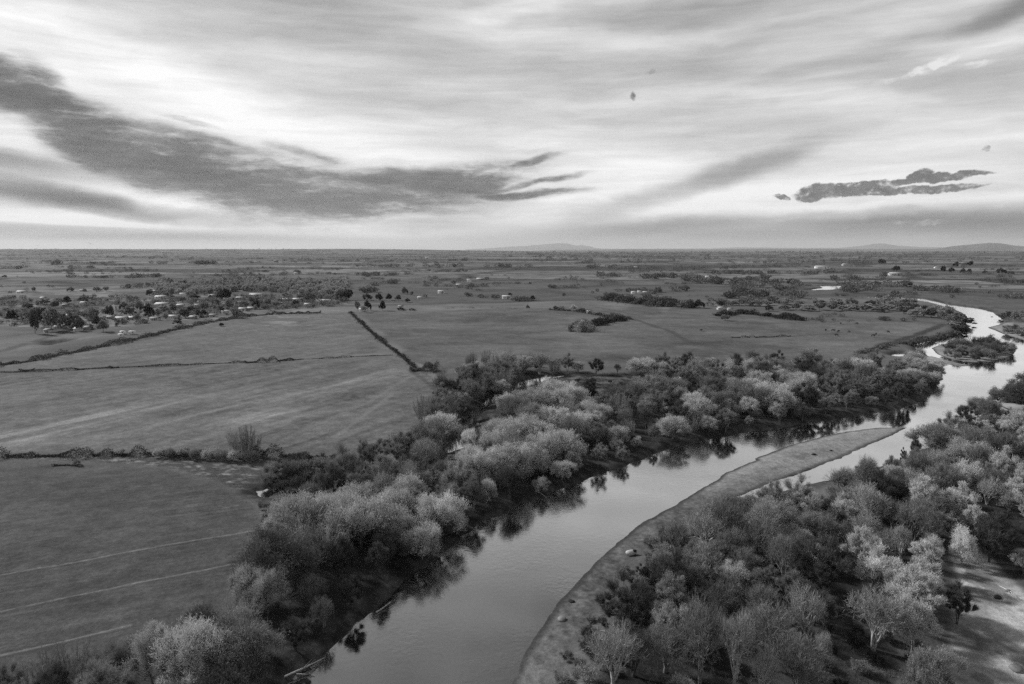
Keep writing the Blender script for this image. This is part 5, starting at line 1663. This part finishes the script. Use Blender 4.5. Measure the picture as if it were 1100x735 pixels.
for (px, py, dist, s, lb) in ((97, 262.2, 260, 1.0, 'larger dark bird flying low over the horizon'), (40, 264, 330, .8, 'smaller dark bird flying just above the horizon')):
    d = ray(px, py)
    root = bpy.data.objects.new('bird', None); COL.objects.link(root)
    k = dist / math.sqrt(sum(c * c for c in d)); root.location = (d[0] * k, d[1] * k, CAM_H + d[2] * k); root.scale = (s, s, s)
    root.rotation_euler = (0, .25, .5)
    root['label'] = lb; root['category'] = 'bird'; root['group'] = 'birds in flight'
    b = MB(); b.tube([(0, -.32, 0), (0, -.2, .01), (0, 0, .02), (0, .2, .02), (0, .3, .03), (0, .4, .01)], [.02, .07, .09, .06, .045, .01], 8); bd = link('body', b.mesh('body', M['feather'], True), root)
    for sx_ in (-1, 1):
        V = [[0, .1, .03], [sx_ * .4, .16, .16], [sx_ * .85, .02, .10], [sx_ * .4, -.08, .15], [0, -.12, .03]]
        V2 = [[p_[0], p_[1], p_[2] - .02] for p_ in V]
        wb = MB(); wb.add(V + V2, [[0, 1, 3, 4], [1, 2, 3, 3], [5, 9, 8, 6], [6, 8, 7, 7], [0, 5, 6, 1], [1, 6, 7, 2], [2, 7, 8, 3], [3, 8, 9, 4]])
        me = wb.mesh('wing', M['feather']); me.validate(); link('wing', me, root)

# ------------------------------------------------------------------ labels for the plants: each singles out one
TW = {'bright': 'white', 'pale': 'pale', 'mid': 'grey', 'dark': 'dark', 'black': 'black', 'grey': 'grey'}
FW = {'leafy': 'lobed tree', 'feathery': 'feathery tree', 'fuzzy': 'fuzzy tree', 'rods': 'twiggy thicket', 'bare': 'leafless tree', 'shrub': 'bush', 'distant': 'round tree'}
byl = {}
for t_ in THINGS:
    if t_['label']:
        t_['o']['label'] = t_['label']
        continue
    hcut = {'distant': 9, 'shrub': 2.6}.get(t_['form'], 9.2)
    key = f"{'taller' if t_['h'] > hcut else 'lower'} {TW[t_['tone']]} {FW[t_['form']]} {t_['zone']}"
    byl.setdefault(key, []).append(t_)
for key, lst in byl.items():
    lst.sort(key=lambda q: q['px'])
    for i, t_ in enumerate(lst):
        if len(lst) == 1:
            t_['o']['label'] = key
        elif len(lst) == 2:
            t_['o']['label'] = key + (', left one' if i == 0 else ', right one')
        elif i == len(lst) - 1:
            t_['o']['label'] = key + ', rightmost'
        elif i >= len(lst) / 2:
            t_['o']['label'] = key + ', ' + ORD[len(lst) - 1 - i] + ' from right'
        else:
            t_['o']['label'] = key + ', ' + (ORD[i] + ' from left' if i else 'leftmost')

# ------------------------------------------------------------------ air
hz = MB()
hz.box((0, 60000, -600), (230000, 140000, 4000))
hm_ = bpy.data.materials.new('haze'); hm_.use_nodes = True
t = hm_.node_tree; t.nodes.clear(); n, l = NT(t)
out = n('ShaderNodeOutputMaterial'); pv = n('ShaderNodeVolumePrincipled')
pv.inputs['Color'].default_value = (.9, .9, .9, 1); pv.inputs['Density'].default_value = 1.6e-5; pv.inputs['Anisotropy'].default_value = .2
t.links.new(pv.outputs[0], out.inputs['Volume'])
haze = link('haze', hz.mesh('haze', hm_)); haze['kind'] = 'stuff'

print('THINGS', len(THINGS), 'L', len(resL), 'R', len(resR))
import collections
print(collections.Counter(o.name.split('.')[0] for o in COL.objects if o.parent is None).most_common(14))
print('max same label', max(len(v_) for v_ in byl.values()), 'longest', max(len(o['label'].split()) for o in COL.objects if 'label' in o))
